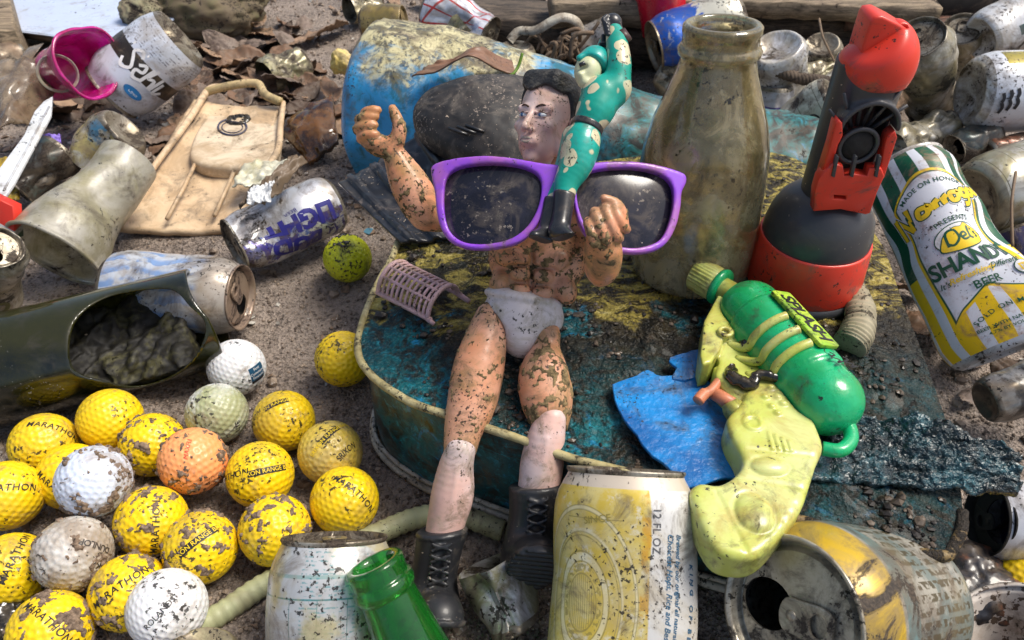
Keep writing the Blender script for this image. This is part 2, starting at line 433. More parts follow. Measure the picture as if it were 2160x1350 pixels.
# loose grit and small stones
def grit():
    base, bf = ico(1); base = base[:, :]; V, F = [], []; n = 0
    for i in range(20000):
        px, py = random.uniform(-150, 2300), random.uniform(-20, 1400); 
        big = random.random() < .025
        x, y, _ = G(px, py, 0)
        r = random.uniform(.005, .016) if not big else random.uniform(.022, .055)
        r *= (1 if y < 6 else 1.5)
        z = ground_h(x, y)
        S = np.array([random.uniform(.7, 1.3) for _ in range(3)])*r
        a = random.uniform(0, 6.3); c, s = math.cos(a), math.sin(a)
        q = base*(1+.25*np.random.RandomState(i % 50).randn(len(base), 1)*.6)*S
        q = np.c_[q[:, 0]*c-q[:, 1]*s, q[:, 0]*s+q[:, 1]*c, q[:, 2]]+np.array((x, y, z+r*.25))
        V.append(q); F += [[k+n for k in f] for f in bf]; n += len(q)
    return np.vstack(V), F
M_grit = NB('grit'); cc = M_grit.vor(9, 'F1', 'Color'); x = M_grit.xyz(cc)[0]
c = M_grit.mix(x, (.08, .055, .04), (.36, .28, .21)); M_grit.set(M_grit.bsdf.inputs['Base Color'], M_grit.mix(M_grit.step(M_grit.noise(20), .6, .7), c, (.55, .5, .45)))
M_grit.bsdf.inputs['Roughness'].default_value = .65
o = obj('grit', grit(), M_grit.m, smooth=False, base=(0, 0, 0)); tag(o, 'loose sand grains and small stones over the soil', 'grit', kind='stuff')
# ---------------------------------------------------------------- golf balls
BR = .2135
def dimpled(sub=6):
    V, F = ico(sub, 1.0); n = 336; k = np.arange(n)+.5
    ph = np.arccos(1-2*k/n); th = math.pi*(1+5**.5)*k
    C = np.c_[np.cos(th)*np.sin(ph), np.sin(th)*np.sin(ph), np.cos(ph)]
    d = np.arccos(np.clip(V@C.T, -1, 1)).min(1); a = .088
    dep = np.where(d < a, .026*(1-(d/a)**2), 0)
    return V*(1-dep)[:, None]*BR, F
BALL = dimpled()
M_sandmud = grimy('gritty_brown_mud', lambda b: b.mix(b.step(b.noise(30, 5, .75), .32, .70), (.075, .050, .034), (.30, .215, .15)), .8, mud=0, film=0, speck=.3, sand=.4, bump=1.0, bdist=.03, fine=38)
_me = {}
def ball_mat(kind):
    K = dict(yellow=((.88, .60, .006), {}), pale=((.72, .52, .07), dict(film=.45, filmcol=(.42, .33, .15))), lime=((.66, .68, .015), dict(mud=.28, mudcol=(.03, .03, .008), filmcol=(.22, .24, .02))),
             white=((.78, .78, .78), dict(film=.30)), mossy=((.66, .67, .62), dict(film=.6, filmcol=(.30, .32, .10), speck=.8)), bluewhite=((.66, .73, .86), dict(film=.5, speck=.8, speckscale=9, speckcol=(.20, .14, .10), filmcol=(.34, .29, .24))),
             dirty=((.66, .64, .60), dict(film=.75, filmcol=(.30, .24, .18), speck=.7)), orange=((.95, .38, .14), dict(film=.3, filmcol=(.55, .22, .10))))
    col, kw = K[kind]
    k = dict(mud=.13, mudscale=6, mudcol=(.085, .058, .036), film=.32, filmcol=(.36, .25, .06) if kind == 'yellow' else (.30, .25, .2), speck=.8, speckscale=17, sand=.0, bump=.5, coat=.15, rough=.38, fine=40, sss=.1); k.update(kw)
    return grimy('golf_ball_'+kind, col, **k)
BM = {k: ball_mat(k) for k in ('yellow', 'pale', 'lime', 'white', 'mossy', 'bluewhite', 'dirty', 'orange')}
M_navy = plain('navy_print', (.01, .075, .15), .5); M_redprint = plain('red_print', (.6, .05, .03)); M_yelprint = plain('yellow_print', (.85, .6, .02)); M_whiteprint = plain('white_print', (.75, .75, .75))
def on_ball(VF, face, right, r=BR+.0015):
    """wrap a flat drawing (x right, y up) on the ball around direction `face`"""
    f = Vector(face).normalized(); x = (Vector(right)-f*f.dot(Vector(right))).normalized(); y = f.cross(x)
    V = []
    for p in VF[0]:
        a, e = p[0]/BR, p[1]/BR
        d = f*(math.cos(a)*math.cos(e))+x*(math.sin(a)*math.cos(e))+y*math.sin(e)
        V.append(tuple(d*r))
    return V, VF[1]
T_MAR = text2d('MARATHON', .058, .12, .0006, 1.1); T_SRX = text2d('SRIXON RANGE BALL', .038, 0, .0003, 1.0)
T_ROL = text2d('ROLANDS', .045, 0, 0, 1.0); T_DUN = text2d('DUNLOP', .05, 0, .001, .9); T_TWO = text2d('2', .07, .2); T_SX = text2d('SRIXON', .06, .1, .0006, 1.0); T_LITE = text2d('LITE', .05, 0, .001)
T_LBL = [text2d(s, .03, 0, .0003) for s in ('First', 'Command', 'Financial')]
T_LOGO = text2d('MAXFLI', .04, .3)
ball_spec = [  # px, py, z, kind, crust, print, label
 (733, 545, BR, 'lime', 'dark', None, 'lime green golf ball with a black smear, alone on bare sand'),
 (724, 757, BR, 'yellow', None, None, 'clean yellow golf ball half hidden behind the corner of the blue tin'),
 (499, 775, BR, 'white', None, ('label', 40, -22, 0), 'white golf ball with a small dark blue label, beside the broken green bottle'),
 (458, 872, BR, 'mossy', None, ('lite', 35, -40, 100), 'mossy greenish white golf ball between the labelled white ball and the orange ball'),
 (599, 888, BR, 'yellow', None, ('bar_hi', -5, 38, 5), 'yellow golf ball with a printed bar near its top'),
 (233, 885, BR+.05, 'yellow', 'light', ('dark', 10, 25, -30), 'muddy yellow golf ball touching the underside of the broken green bottle'),
 (93, 938, BR, 'yellow', None, ('mar', 32, 18, -50), 'yellow golf ball with one black mud spot low on its left side'),
 (322, 938, BR, 'yellow', 'brown', None, 'yellow golf ball with brown mud on top, left of the orange ball'),
 (152, 1005, BR, 'yellow', None, ('mar', -30, -5, -60), 'yellow golf ball mostly hidden behind the bluish white ball'),
 (198, 1015, .50, 'bluewhite', 'sandy', None, 'bluish white golf ball peppered with brown grains, lying on top of yellow balls'),
 (407, 972, .34, 'orange', 'sandy', ('redmark', 0, 22, 60), 'orange golf ball, the only orange one of the heap'),
 (549, 1001, BR+.05, 'yellow', None, ('bar', 14, 2, -10), 'yellow golf ball with a black printed bar across its middle, right of the orange ball'),
 (697, 955, BR+.03, 'pale', None, ('bar_pale', 8, 34, 38), 'faded pale yellow golf ball near the front corner of the blue tin'),
 (14, 1045, .30, 'yellow', None, ('mar', 5, 12, -35), 'yellow golf ball cut by the left picture edge, upper of two there'),
 (727, 1056, BR+.03, 'yellow', None, ('mar', 22, 8, -55), 'yellow golf ball above the grey white can, below the pale yellow ball'),
 (320, 1100, .27, 'yellow', 'brown_top', ('mar', 0, -14, 62), 'yellow golf ball printed in black diagonally, under the orange ball'),
 (580, 1118, BR+.05, 'yellow', 'heavy_top', None, 'yellow golf ball with a cap of wet brown sand and a grey flake'),
 (423, 1155, .27, 'yellow', 'brown', ('bar', 0, 12, 8), 'yellow golf ball with a printed bar half covered by a mud smear'),
 (155, 1168, .34, 'dirty', 'sandy', ('two', 22, -22, 48), 'dirty greyish white golf ball coated in dried sand, numbered 2'),
 (25, 1203, BR, 'yellow', None, ('mar', 18, 16, 32), 'yellow golf ball cut by the left picture edge, lower of two there'),
 (273, 1250, BR+.02, 'yellow', 'brown', ('dots', 20, 10, 0), 'yellow golf ball with a black mud blotch, behind the front white ball'),
 (353, 1283, .27, 'white', 'sandy_low', ('rol', -12, 0, 14), 'white golf ball with small tilted print, frontmost of the white ones'),
 (107, 1332, .25, 'yellow', 'heavy', ('mar', 5, 18, -85), 'very muddy yellow golf ball at the bottom left edge'),
 (2168, 1237, BR, 'yellow', None, None, 'yellow golf ball at the right edge, far from the heap'),
]
def cam_basis(c):
    f = (CAM-Vector(c)).normalized(); r = Vector((0, 0, 1)).cross(f).normalized(); u = f.cross(r); return f, r, u
ball_src = None
for bi, (px, py, z, kind, cr, pr, lab) in enumerate(ball_spec):
    c = G(px, py, z); rs = random.Random(bi*7+1)
    rt = thing('golf_ball', lab, 'golf ball', c-Vector((0, 0, BR)), 'golf balls in the heap')
    ctr = np.array((0, 0, BR))
    q = Matrix.Rotation(rs.uniform(0, 6), 3, 'X') @ Matrix.Rotation(rs.uniform(0, 6), 3, 'Z')
    o = obj('shell', (BALL[0] @ np.array(q).T + ctr, BALL[1]), BM[kind], rt, local=True)
    f, r, u = cam_basis(c)
    if pr:
        kd, hx, vy, an = pr; face = f*math.cos(math.radians(hx))*math.cos(math.radians(vy))+r*math.sin(math.radians(hx))*math.cos(math.radians(vy))+u*math.sin(math.radians(vy))
        rg = r*math.cos(math.radians(an))+u*math.sin(math.radians(an))
        def put(VF, m, k=0, nm='lettering', dx=0, dy=0):
            VF = rot2(VF, 0, dx, dy); w = on_ball(VF, face, rg, BR+.0012+.0012*k); obj(nm, (np.array(w[0])+ctr, w[1]), m, rt, local=True)
        if kd == 'mar': put(T_MAR, M_black)
        elif kd in ('bar', 'bar_hi', 'bar_pale'):
            put(grid2(.25 if kd == 'bar' else .17, .04, 24, 4), M_black, 0, 'printed_bar'); put(T_SRX if kd == 'bar' else rot2(T_SRX, 0), M_yelprint, 1.2)
            put(T_SX if kd == 'bar_pale' else T_MAR, M_black, 0, 'lettering', *((.0, -.16) if kd == 'bar_pale' else (-.29, .02)))
        elif kd == 'label':
            put(grid2(.13, .11, 10, 8), M_navy, 0, 'label'); put(grid2(.13, .025, 10, 3, 0, -.065), M_black, 0, 'label')
            for k, t in enumerate(T_LBL): put(t, M_whiteprint, 1, 'lettering', 0, .032-.032*k)
        elif kd == 'lite': put(T_LITE, M_black)
        elif kd == 'rol': put(T_ROL, M_black)
        elif kd == 'redmark': put(T_LOGO, M_redprint)
        elif kd == 'two': put(T_TWO, M_black, 0, 'lettering', -.05, -.03); put(rot2(T_DUN, 1.3), M_black, 0, 'lettering', .06, 0)
        elif kd == 'dots': put(T_MAR, M_black, 0, 'lettering', -.1, .02)
    if cr and cr not in ('sandy_low', 'light'):
        w = np.array(BALL[0])+ctr; up = np.array((0, 0, 1.)); fc = np.array(f); rr_ = np.array(r)
        def msk(V, cr=cr):
            d = (V-ctr)/BR; t = d@up; s = d@rr_
            if cr == 'dark': return .22*np.clip(t-.85, -1, .1)*6-.1
            if cr in ('heavy_top', 'brown_top'): return (.5 if cr == 'heavy_top' else .30)*np.clip(t-.66, -.6, .5)
            if cr == 'heavy': return .22*s+.1*d@fc-.02
            if cr == 'sandy': return -.10-.2*t
            if cr == 'sandy_low': return -.15-.35*t
            if cr == 'light': return -.12+.1*s
            return -.14+.14*t
        k = crust((w, BALL[1]), .27 if cr not in ('sandy',) else .24, 13 if cr != 'heavy' else 9, .014, bi, 60, msk)
        if k: obj('mud', k, M_wetmud if cr == 'dark' else M_sandmud, rt, local=True)
# ---------------------------------------------------------------- the blue tin everything leans on
TZ = .90
tin_px = [(757, 735), (763, 690), (788, 622), (828, 548), (872, 470), (1000, 400), (1300, 335), (1600, 318), (1740, 372), (1850, 500), (1905, 640), (1962, 790), (2010, 940),
          (2030, 1080), (2012, 1150), (1965, 1172), (1740, 1112), (1480, 1041), (1230, 972), (1100, 926), (1000, 893), (900, 862), (820, 818), (772, 775)]
tin_out = sp2([(G(x, y, TZ).x, G(x, y, TZ).y) for x, y in tin_px], 8)
tin_c = tin_out.mean(0)
def teal(b):
    x, y, z = b.xyz(); n = b.noise(2.2, 8, .7, .6); n2 = b.noise(14, 6, .7, 1.0)
    c = b.mix(b.step(n, .35, .6), (.003, .045, .060), (.008, .11, .125)); c = b.mix(b.step(n2, .50, .66, 0, .8), c, (.02, .26, .33))
    c = b.mix(b.step(b.noise(5, 8, .75, 1.2, seed=4), .56, .64, 0, .9), c, (.01, .22, .42))
    return b.mix(b.step(b.noise(7, 9, .75, .8, seed=9), .46, .60, 0, .93), c, (.018, .015, .010))
M_tin_side = grimy('painted_teal_tin', teal, .30, mud=.16, mudcol=(.035, .03, .016), film=.12, filmcol=(.08, .09, .06), speck=.5, bump=.5, coat=.4)
def tin_top(b):
    x, y, z = b.xyz(); x = b.math('ADD', x, float(tin_c[0])); y = b.math('ADD', y, float(tin_c[1])); n = b.noise(1.6, 6, .65, .5); st = b.noise(3.2, 9, .72, 1.4, vec=b.scaled(b.obj(), (1, 2.2, 1)))
    t = teal(b)
    yy = b.math('ADD', y, b.math('MULTIPLY', b.math('SUBTRACT', n, .5), 1.6))
    sc = b.mix(b.step(st, .44, .58), (.022, .016, .007), (.34, .27, .055)); sc = b.mix(b.step(st, .56, .68, 0, .85), sc, (.56, .48, .20)); sc = b.mix(b.step(b.noise(5, 9, .75, .8, seed=6), .52, .60, 0, .92), sc, (.020, .016, .010))
    dm = b.math('ADD', b.math('MULTIPLY', x, .10), n)
    dark = b.mix(b.step(b.noise(10, 6, .7), .4, .62), (.007, .006, .004), (.028, .022, .012))
    c = b.mix(b.math('MULTIPLY', b.step(dm, .46, .58), b.step(y, 3.0, 3.5, .75, 1.0)), t, dark)
    return b.mix(b.step(yy, 3.66, 3.80, 0, .95), c, sc)
M_tin_top = grimy('muddy_teal_tin_top', tin_top, .28, spec=.22, mud=.0, film=0, speck=.3, sand=.1, bump=1.0, bdist=.04, coat=.07, fine=34, wob=.6, wobscale=30)
M_piping = grimy('pale_piping', (.48, .42, .22), .5, mud=.36, mudcol=(.05, .04, .018), mudscale=9, film=.5, filmcol=(.30, .24, .08), speck=.8, speckscale=20)
M_piping2 = grimy('white_piping', (.60, .56, .46), .5, mud=.30, mudcol=(.05, .04, .025), mudscale=9, film=.4, speck=.8, speckscale=20)
tin = thing('painted_tin', 'big teal blue painted tin with pale piped edges, its top smeared with wet mud', 'tin', (tin_c[0], tin_c[1], 0))
def tin_h(x, y, t):
    q = (x, y, 0); return TZ + .05*(1-t**4) + .045*fbm(q, 1.1, 4, 5)*min(1, (1-t)*6) + .022*max(0, fbm(q, 6, 4, 8))*min(1, (1-t)*8)*(1.6 if y > 3.6 or x > .3 else .5)
def tin_top_mesh():
    n = len(tin_out); ts = np.r_[0.02, np.linspace(.06, .96, 72), .985, 1.0]; V = []
    for t in ts:
        for p in tin_out:
            q = tin_c+(p-tin_c)*t; V.append((q[0], q[1], tin_h(q[0], q[1], t)))
    F = [(i*n+j, (i)*n+(j+1) % n, (i+1)*n+(j+1) % n, (i+1)*n+j)[::-1] for i in range(len(ts)-1) for j in range(n)]
    F.append(tuple(range(n))); return np.array(V), F
def tin_side_mesh():
    n = len(tin_out); V = []; zs = [.03, .10, .2, .35, .5, .65, .78, .86, .90]
    for z in zs:
        for k, p in enumerate(tin_out):
            s = 1.0 - .012*math.sin(math.pi*z/TZ) ; q = tin_c+(p-tin_c)*(s-.008); w = .02*fbm((p[0], p[1], z), 1.7, 3, 3); V.append((q[0]+w, q[1]+w, z))
    return np.array(V), [(i*n+j, i*n+(j+1) % n, (i+1)*n+(j+1) % n, (i+1)*n+j) for i in range(len(zs)-1) for j in range(n)]
obj('top_panel', tin_top_mesh(), M_tin_top, tin); obj('side_wall', tin_side_mesh(), M_tin_side, tin)
def ring(z, s, r, wob, i0, i1):
    n = len(tin_out); idx = [i % n for i in range(i0, i1)]
    return tube([Vector((*(tin_c+(tin_out[i]-tin_c)*s), z+wob*fbm((tin_out[i][0], tin_out[i][1], 0), 1.5, 3, 2))) for i in idx], [r*(1+.12*noise.noise(Vector((i*.7, z, 0)))) for i in idx], 10)
N8 = len(tin_out)
obj('piping', ring(TZ+.005, 1.004, .025, .02, 16*8+4, N8+5*8), M_piping, tin)
obj('piping', ring(TZ-.012, 1.000, .030, .05, 13*8, 16*8+4), grimy('rusty_piping', (.30, .20, .06), .55, mud=.62, mudcol=(.025, .018, .012), mudscale=8, film=.6, filmcol=(.20, .11, .03), speck=.8, bump=1.0), tin)
obj('piping', ring(.07, 1.006, .028, .02, 12*8, N8+5*8), M_piping2, tin); obj('piping', ring(.135, 1.002, .016, .02, 12*8, N8+5*8), M_piping2, tin)
M_bits = grimy('dark_soil_bits', lambda b: b.mix(b.step(b.noise(7, 3, .6), .45, .62), (.014, .010, .007), (.11, .08, .055)), .5, mud=0, film=0, speck=0, coat=.2)
def bits():
    base, bf_ = ico(1); V, F, n = [], [], 0; r_ = random.Random(3)
    for i in range(2200):
        j = r_.randrange(N8); t = math.sqrt(r_.uniform(.0, .94)); q = tin_c+(tin_out[j]-tin_c)*t
        if fbm((q[0], q[1], 0), 1.6, 3, 4) < -.05: continue
        r = r_.uniform(.006, .020) if r_.random() < .93 else r_.uniform(.02, .045)
        p = base*np.array((r_.uniform(.6, 1.5), r_.uniform(.6, 1.5), r_.uniform(.5, .9)))*r*(1+.3*np.random.RandomState(i % 40).randn(len(base), 1)*.5); V.append(p+np.array((q[0], q[1], tin_h(q[0], q[1], t)+r*.3))); F += [[k+n for k in f] for f in bf_]; n += len(p)
    return np.vstack(V), F
tag(obj('soil_crumbs', bits(), M_bits, smooth=False, base=(0, 0, .9)), 'dark soil crumbs and grit strewn over the top of the tin', 'grit', kind='stuff')
# ---------------------------------------------------------------- blue drum behind the doll
def drum_paint(b):
    x, y, z = b.xyz(); n = b.noise(1.7, 8, .7, .5); n2 = b.noise(6, 8, .72, .8, seed=3)
    c = b.mix(b.step(b.math('ADD', n2, b.math('MULTIPLY', x, -.05)), .36, .60), (.012, .14, .20), (.03, .30, .62))
    up = b.math('ADD', b.math('MULTIPLY', z, .55), b.math('ADD', b.math('MULTIPLY', n, 1.0), b.math('MULTIPLY', x, .03)))
    moss = b.mix(b.step(n2, .42, .58), (.16, .12, .04), (.62, .54, .27)); moss = b.mix(b.step(b.noise(9, 8, .75, 1., seed=8), .52, .6, 0, .9), moss, (.05, .04, .025))
    c = b.mix(b.step(up, 1.12, 1.30, 0, .93), c, moss)
    r = b.step(x, .2, 1.2); teal2 = b.mix(b.step(n2, .42, .58), (.02, .022, .016), (.03, .16, .15)); teal2 = b.mix(b.step(n2, .58, .66), teal2, (.05, .25, .42))
    return b.mix(r, c, teal2)
M_drum = grimy('scuffed_blue_drum', drum_paint, .35, mud=.2, mudscale=3, film=.15, speck=.6, speckscale=18, bump=.5, coat=.15)
dl, dr = G(765, 205, .80), G(1730, 375, .42)
drum = thing('metal_drum', 'long pale blue metal drum with dented yellowish mossy top, lying behind the doll', 'drum', (0, 0, 0))
def drum_mesh():
    V, F = [], []; n = 72; ks = np.r_[0, .004, .012, np.linspace(.03, .97, 70), .99, .997, 1]; ax = (dr-dl); ax.normalize(); s1 = Vector((0, 0, 1)).cross(ax).normalized(); s2 = ax.cross(s1)
    for k in ks:
        c = dl.lerp(dr, k); r0 = .84*(1-k)+.52*k
        e = min(1, min(k/.03, (1-k)/.04)); r0 *= (max(e, 0)*(2-e))**.35 if e < 1 else 1
        for j in range(n):
            a = 2*math.pi*j/n; d = s1*math.cos(a)+s2*math.sin(a); p = c+d*r0
            p = p + d*(.10*fbm(p, .7, 3, 6)+.02*fbm(p, 3, 3, 2))*e
            p.z -= .16*max(0, math.sin(a))*math.exp(-((k-.62)/.22)**2); V.append(tuple(p))
    return np.array(V), [(i*n+j, i*n+(j+1) % n, (i+1)*n+(j+1) % n, (i+1)*n+j) for i in range(len(ks)-1) for j in range(n)]
obj('shell', drum_mesh(), M_drum, drum)
# curled rusty bark on the drum
M_bark = grimy('copper_bark', lambda b: b.mix(b.noise(6, 6, .7, 1.5), (.09, .04, .02), (.34, .19, .12)), .38, mud=.15, film=.2, speck=.5, bump=.6)
def curl(u, v): return .26*math.exp(-((u-.55)/.25)**2)*(1-v*.3)+.03*fbm((u*3, v*3, 0), 1, 3)
o = obj('bark_strip', patch(G(868, 160, 1.42), G(1088, 158, 1.42), G(1080, 128, 1.42), G(930, 125, 1.5), 40, 14, curl, .02), M_bark)
tag(o, 'copper brown curled strip of bark lying on the blue drum', 'bark')
# ---------------------------------------------------------------- black swim fin behind the doll
M_rubber = grimy('black_rubber', (.016, .017, .020), .30, mud=.12, mudcol=(.07, .055, .045), film=.25, filmcol=(.06, .055, .05), filmscale=2, speck=.45, speckcol=(.25, .21, .17), speckscale=22, sand=.45, bump=.6, coat=.25, fine=44)
M_rubber2 = grimy('gritty_black_rubber', (.018, .018, .019), .5, mud=.22, mudcol=(.06, .05, .04), film=.5, filmcol=(.055, .045, .038), speck=.6, speckcol=(.28, .23, .19), speckscale=24, sand=.5, bump=.7, fine=44)
fin = thing('swim_fin', 'black rubber swim fin sprinkled with grit, behind the doll', 'swim fin', G(900, 400, .95))
def bl(u, v): return .04*fbm((u*2, v*2, 0), 1.3, 3)-.05*math.sin(math.pi*v)+.03*(abs((v*4) % 1-.5) < .12)
obj('blade', patch(G(712, 385, 1.02), G(846, 512, .99), G(1040, 470, 1.12), G(900, 262, 1.35), 60, 60, bl, .05), M_rubber, fin)
def bl2(u, v):
    a, c = 2*u-1, 2*v-1; x, y = a*math.sqrt(1-c*c/2), c*math.sqrt(1-a*a/2); r2 = min(1, x*x+y*y)
    return ((x-a)*.42, (y-c)*.42, .24*math.sqrt(max(0, 1-r2))+.012*fbm((u*3, v*3, 1), 1.5, 3))
obj('foot_pocket', patch(G(846, 306, 1.30), G(1150, 410, 1.25), G(1185, 165, 1.66), G(905, 160, 1.66), 60, 50, bl2, .06), M_rubber2, fin)
for k in range(3):
    a, bq = W(946+k*18, 270-k*3, 5.55-.0*k), W(985+k*18, 284-k*3, 5.50)
    obj('rib', tube([a.lerp(bq, t) for t in (0, .5, 1)], .012, 8), M_rubber, fin)
# ---------------------------------------------------------------- beige swim fin at the left
M_beige = grimy('beige_rubber', lambda b: b.mix(b.noise(2.2, 5, .6), (.62, .40, .22), (.72, .60, .42)), .45, mud=.22, mudcol=(.08, .06, .04), film=.55, filmcol=(.40, .27, .15), speck=.35, speckscale=14, bump=.4)
M_beige2 = grimy('pale_beige_rubber', (.70, .58, .42), .45, mud=.22, mudcol=(.10, .07, .04), film=.5, filmcol=(.42, .29, .16), speck=.35, speckscale=14, bump=.4)
bf = thing('swim_fin', 'beige rubber swim fin lying flat, blade towards the viewer', 'swim fin', G(400, 400, .1))
K = [G(238, 480, .12), G(494, 482, .14), G(602, 205, .36), G(432, 190, .36)]
def bfn(u, v): return .06*v*v-.04*math.sin(math.pi*u)+.02*fbm((u*2, v*2, 3), 1.5, 3)
obj('blade', patch(K[0], K[1], K[2].lerp(K[1], .12), K[3].lerp(K[0], .12), 40, 50, bfn, .06), M_beige, bf)
def up(p, z): return Vector((p.x, p.y, p.z+z))
for s in ([(232, 480), (330, 345), (400, 250), (440, 190), (475, 186)], [(598, 216), (592, 262), (585, 320), (545, 380), (494, 478)]):
    obj('side_rail', tube(smooth_path([G(x, y, .16+.30*(480-y)/290) for x, y in s], 8), [.028+.018*t for t in np.linspace(0, 1, 8*4+1)], 10), M_beige, bf)
fp = [(426, 246), (445, 226), (485, 238), (530, 236), (568, 222), (590, 232), (588, 290), (574, 330), (520, 345), (440, 342), (398, 326), (404, 285)]
fc = G(490, 285, .42)
pz = prism(sp2([(G(x, y, .36).x, G(x, y, .36).y) for x, y in fp], 4), 16*.01, .325, .06, seg=4)
obj('foot_plate', pz, M_beige2, bf)
for s in ([(420, 328), (388, 395), (352, 462)], [(506, 330), (482, 390), (452, 455)]):
    obj('rib', tube([G(x, y, .185+.0007*(480-y)) for x, y in s], .020, 8), M_beige, bf)
rg = [G(490+30*math.cos(a), 268+17*math.sin(a), .334) for a in np.linspace(-.5, 4.4, 30)]
obj('emblem', tube(rg, .011, 6), plain('navy_emblem', (.05, .055, .10)), bf); rg = [G(490+22*math.cos(a), 268+12*math.sin(a), .331) for a in np.linspace(0, 6.2, 24)]
obj('emblem', tube(rg, .006, 6), plain('navy_emblem2', (.06, .06, .10)), bf)
sm = ico(4, 1); bb = crust((sm[0]*np.array((.13, .12, .014))+np.array(G(503, 252, .33)), sm[1]), -.25, 7, .014, 3)
obj('mud', bb, M_wetmud, bf)
obj('heel_strap', tube(smooth_path([G(436, 194, .45), G(480, 182, .52), G(540, 176, .55), G(560, 200, .5), G(592, 215, .46)], 8), .05, 8), grimy('beige_strap', (.56, .42, .22), .5, mud=.3, film=.5, filmcol=(.30, .24, .10)), bf)
# ---------------------------------------------------------------- blue shards and sheets on the tin
def wetblue(b): return b.mix(b.step(b.noise(3, 5, .6), .35, .65), (.004, .10, .33), (.012, .24, .62))
M_shard = grimy('wet_blue_paint', wetblue, .28, mud=.18, mudcol=(.02, .02, .02), mudscale=3, film=.1, speck=.45, sand=.2, bump=.6, coat=.25, wob=.22, wobscale=24)
def shard(pts, z, name, lab, m, th=.022):
    pl = sp2([(G(x, y, z).x, G(x, y, z).y) for x, y in pts], 3); pl = [(p[0]+.03*noise.noise(Vector((p[0]*14, p[1]*14, 0))), p[1]+.02*noise.noise(Vector((p[0]*14, p[1]*14, 5)))) for p in pl]
    VF = prism(pl, z, z+th, .004, seg=1); o = obj(name, VF, m, smooth=False); return tag(o, lab, 'paint shard' if 'paint' in lab else 'shard')
shard([(1290, 816), (1332, 800), (1362, 786), (1400, 800), (1452, 790), (1500, 815), (1560, 880), (1580, 1000), (1520, 1012), (1455, 1034), (1420, 1002), (1380, 968), (1340, 925), (1305, 868)], TZ+.075, 'paint_shard', 'large bright blue shard of painted plastic under the water pistol', M_shard)
shard([(1416, 758), (1450, 750), (1490, 742), (1510, 775), (1490, 800), (1424, 804), (1424, 780)], TZ+.085, 'paint_shard', 'small bright blue shard of painted plastic just above the large one', M_shard)
M_wetsheet = grimy('wet_teal_sheet', lambda b: b.mix(b.step(b.noise(4, 6, .7), .4, .65), (.015, .028, .034), (.035, .12, .15)), .2, mud=0, film=.15, filmcol=(.04, .05, .05), speck=.2, bump=1.0, bdist=.04, coat=.4, fine=26, wob=.8, wobscale=30)
def wav(u, v): return .06*math.sin(u*9+v*3)*v+.05*fbm((u*5, v*4, 2), 1.5, 4)+.012*noise.noise(Vector((u*40, v*22, 0)))
o = obj('wet_sheet', patch(G(1690, 1010, .98), G(2150, 1040, .98), G(2165, 935, 1.12), G(1740, 850, .99), 90, 50, wav, .03), M_wetsheet)
tag(o, 'wrinkled wet dark teal plastic sheet over the right end of the tin', 'plastic sheet')
# ---------------------------------------------------------------- other long flat things
M_hose = grimy('pale_green_hose', (.42, .44, .25), .45, mud=.2, film=.45, filmcol=(.28, .25, .14), speck=.4, bump=.3)
hp = smooth_path([G(380, 1345, .1), G(470, 1292, .1), G(560, 1232, .11), G(660, 1185, .12), G(790, 1128, .12), G(880, 1092, .12), G(960, 1085, .1), G(1060, 1120, .06)], 16)
o = obj('hose', tube(hp, [.068+.004*math.sin(i*1.9) for i in range(len(hp))], 14), M_hose); tag(o, 'pale green rubber hose running under the grey white can', 'hose')
M_board = grimy('sky_tinted_white', (.50, .58, .74), .28, mud=.14, mudcol=(.10, .08, .06), mudscale=2.5, film=.2, filmcol=(.35, .37, .40), speck=.25, speckscale=6, bump=.3)  # pale blue is the sky's reflection put into the board's base colour
def flat(pts, z, th, bev=.02): return prism([(G(x, y, z).x, G(x, y, z).y) for x, y in pts], z-th, z, bev)
o = thing('sky_tinted_board', 'white board with pale blue sky reflection in its colour, lying at the top left corner', 'board', G(160, 60, 0))
obj('panel', flat([(22, 62), (100, 72), (190, 86), (235, 110), (420, 10), (300, -60), (-60, -60)], .42, .04), M_board, o)
obj('edge_strip', tube([G(25, 66, .33), G(100, 77, .33), G(190, 92, .33), G(235, 112, .30)], .07, 8), grimy('dark_edge', (.05, .045, .04), .7, mud=.3), o)
def rock(lab, c, r, seed, m, name='stone', cat='stone'):
    V, F = ico(5, 1.0); V = np.array([v*(1+.22*fbm(v, 1.1, 4, seed)) for v in V])*np.array(r)+np.array(c)
    return tag(obj(name, (V, F), m), lab, cat)
M_rock = grimy('mossy_stone', lambda b: b.mix(b.noise(3, 8, .7), (.05, .04, .025), (.22, .17, .10)), .8, mud=.35, film=.4, filmcol=(.12, .12, .05), speck=.8, bump=.9)
rock('big brown mossy stone at the top edge behind the script can', G(425, 20, .35), (.95, .6, .45), 3, M_rock)
rock('small pale mossy stone beside the sky-tinted board', G(300, 30, .5), (.28, .24, .24), 7, grimy('pale_moss_stone', (.30, .28, .17), .85, mud=.45, film=.5, speck=.8, bump=.9))
rock('dark wet stone between the tin and the white and blue can', G(2050, 1240, .18), (.30, .26, .22), 11, grimy('dark_stone', lambda b: b.mix(b.step(b.noise(6, 6, .7), .5, .65), (.02, .02, .024), (.20, .07, .03)), .35, mud=.3, speck=.4, bump=.9, coat=.4))
rock('dark lump of wet mud at the bottom left edge', G(8, 1300, .1), (.16, .16, .12), 13, M_wetmud, 'mud_lump', 'mud')
M_wood = grimy('weathered_wood', lambda b: b.mix(b.step(b.noise(4, 8, .7, 1.0, vec=b.scaled(b.obj(), (.35, 6, 6))), .35, .68), (.020, .016, .013), (.14, .105, .075)), .7, mud=.25, film=.2, speck=.4, bump=.9)
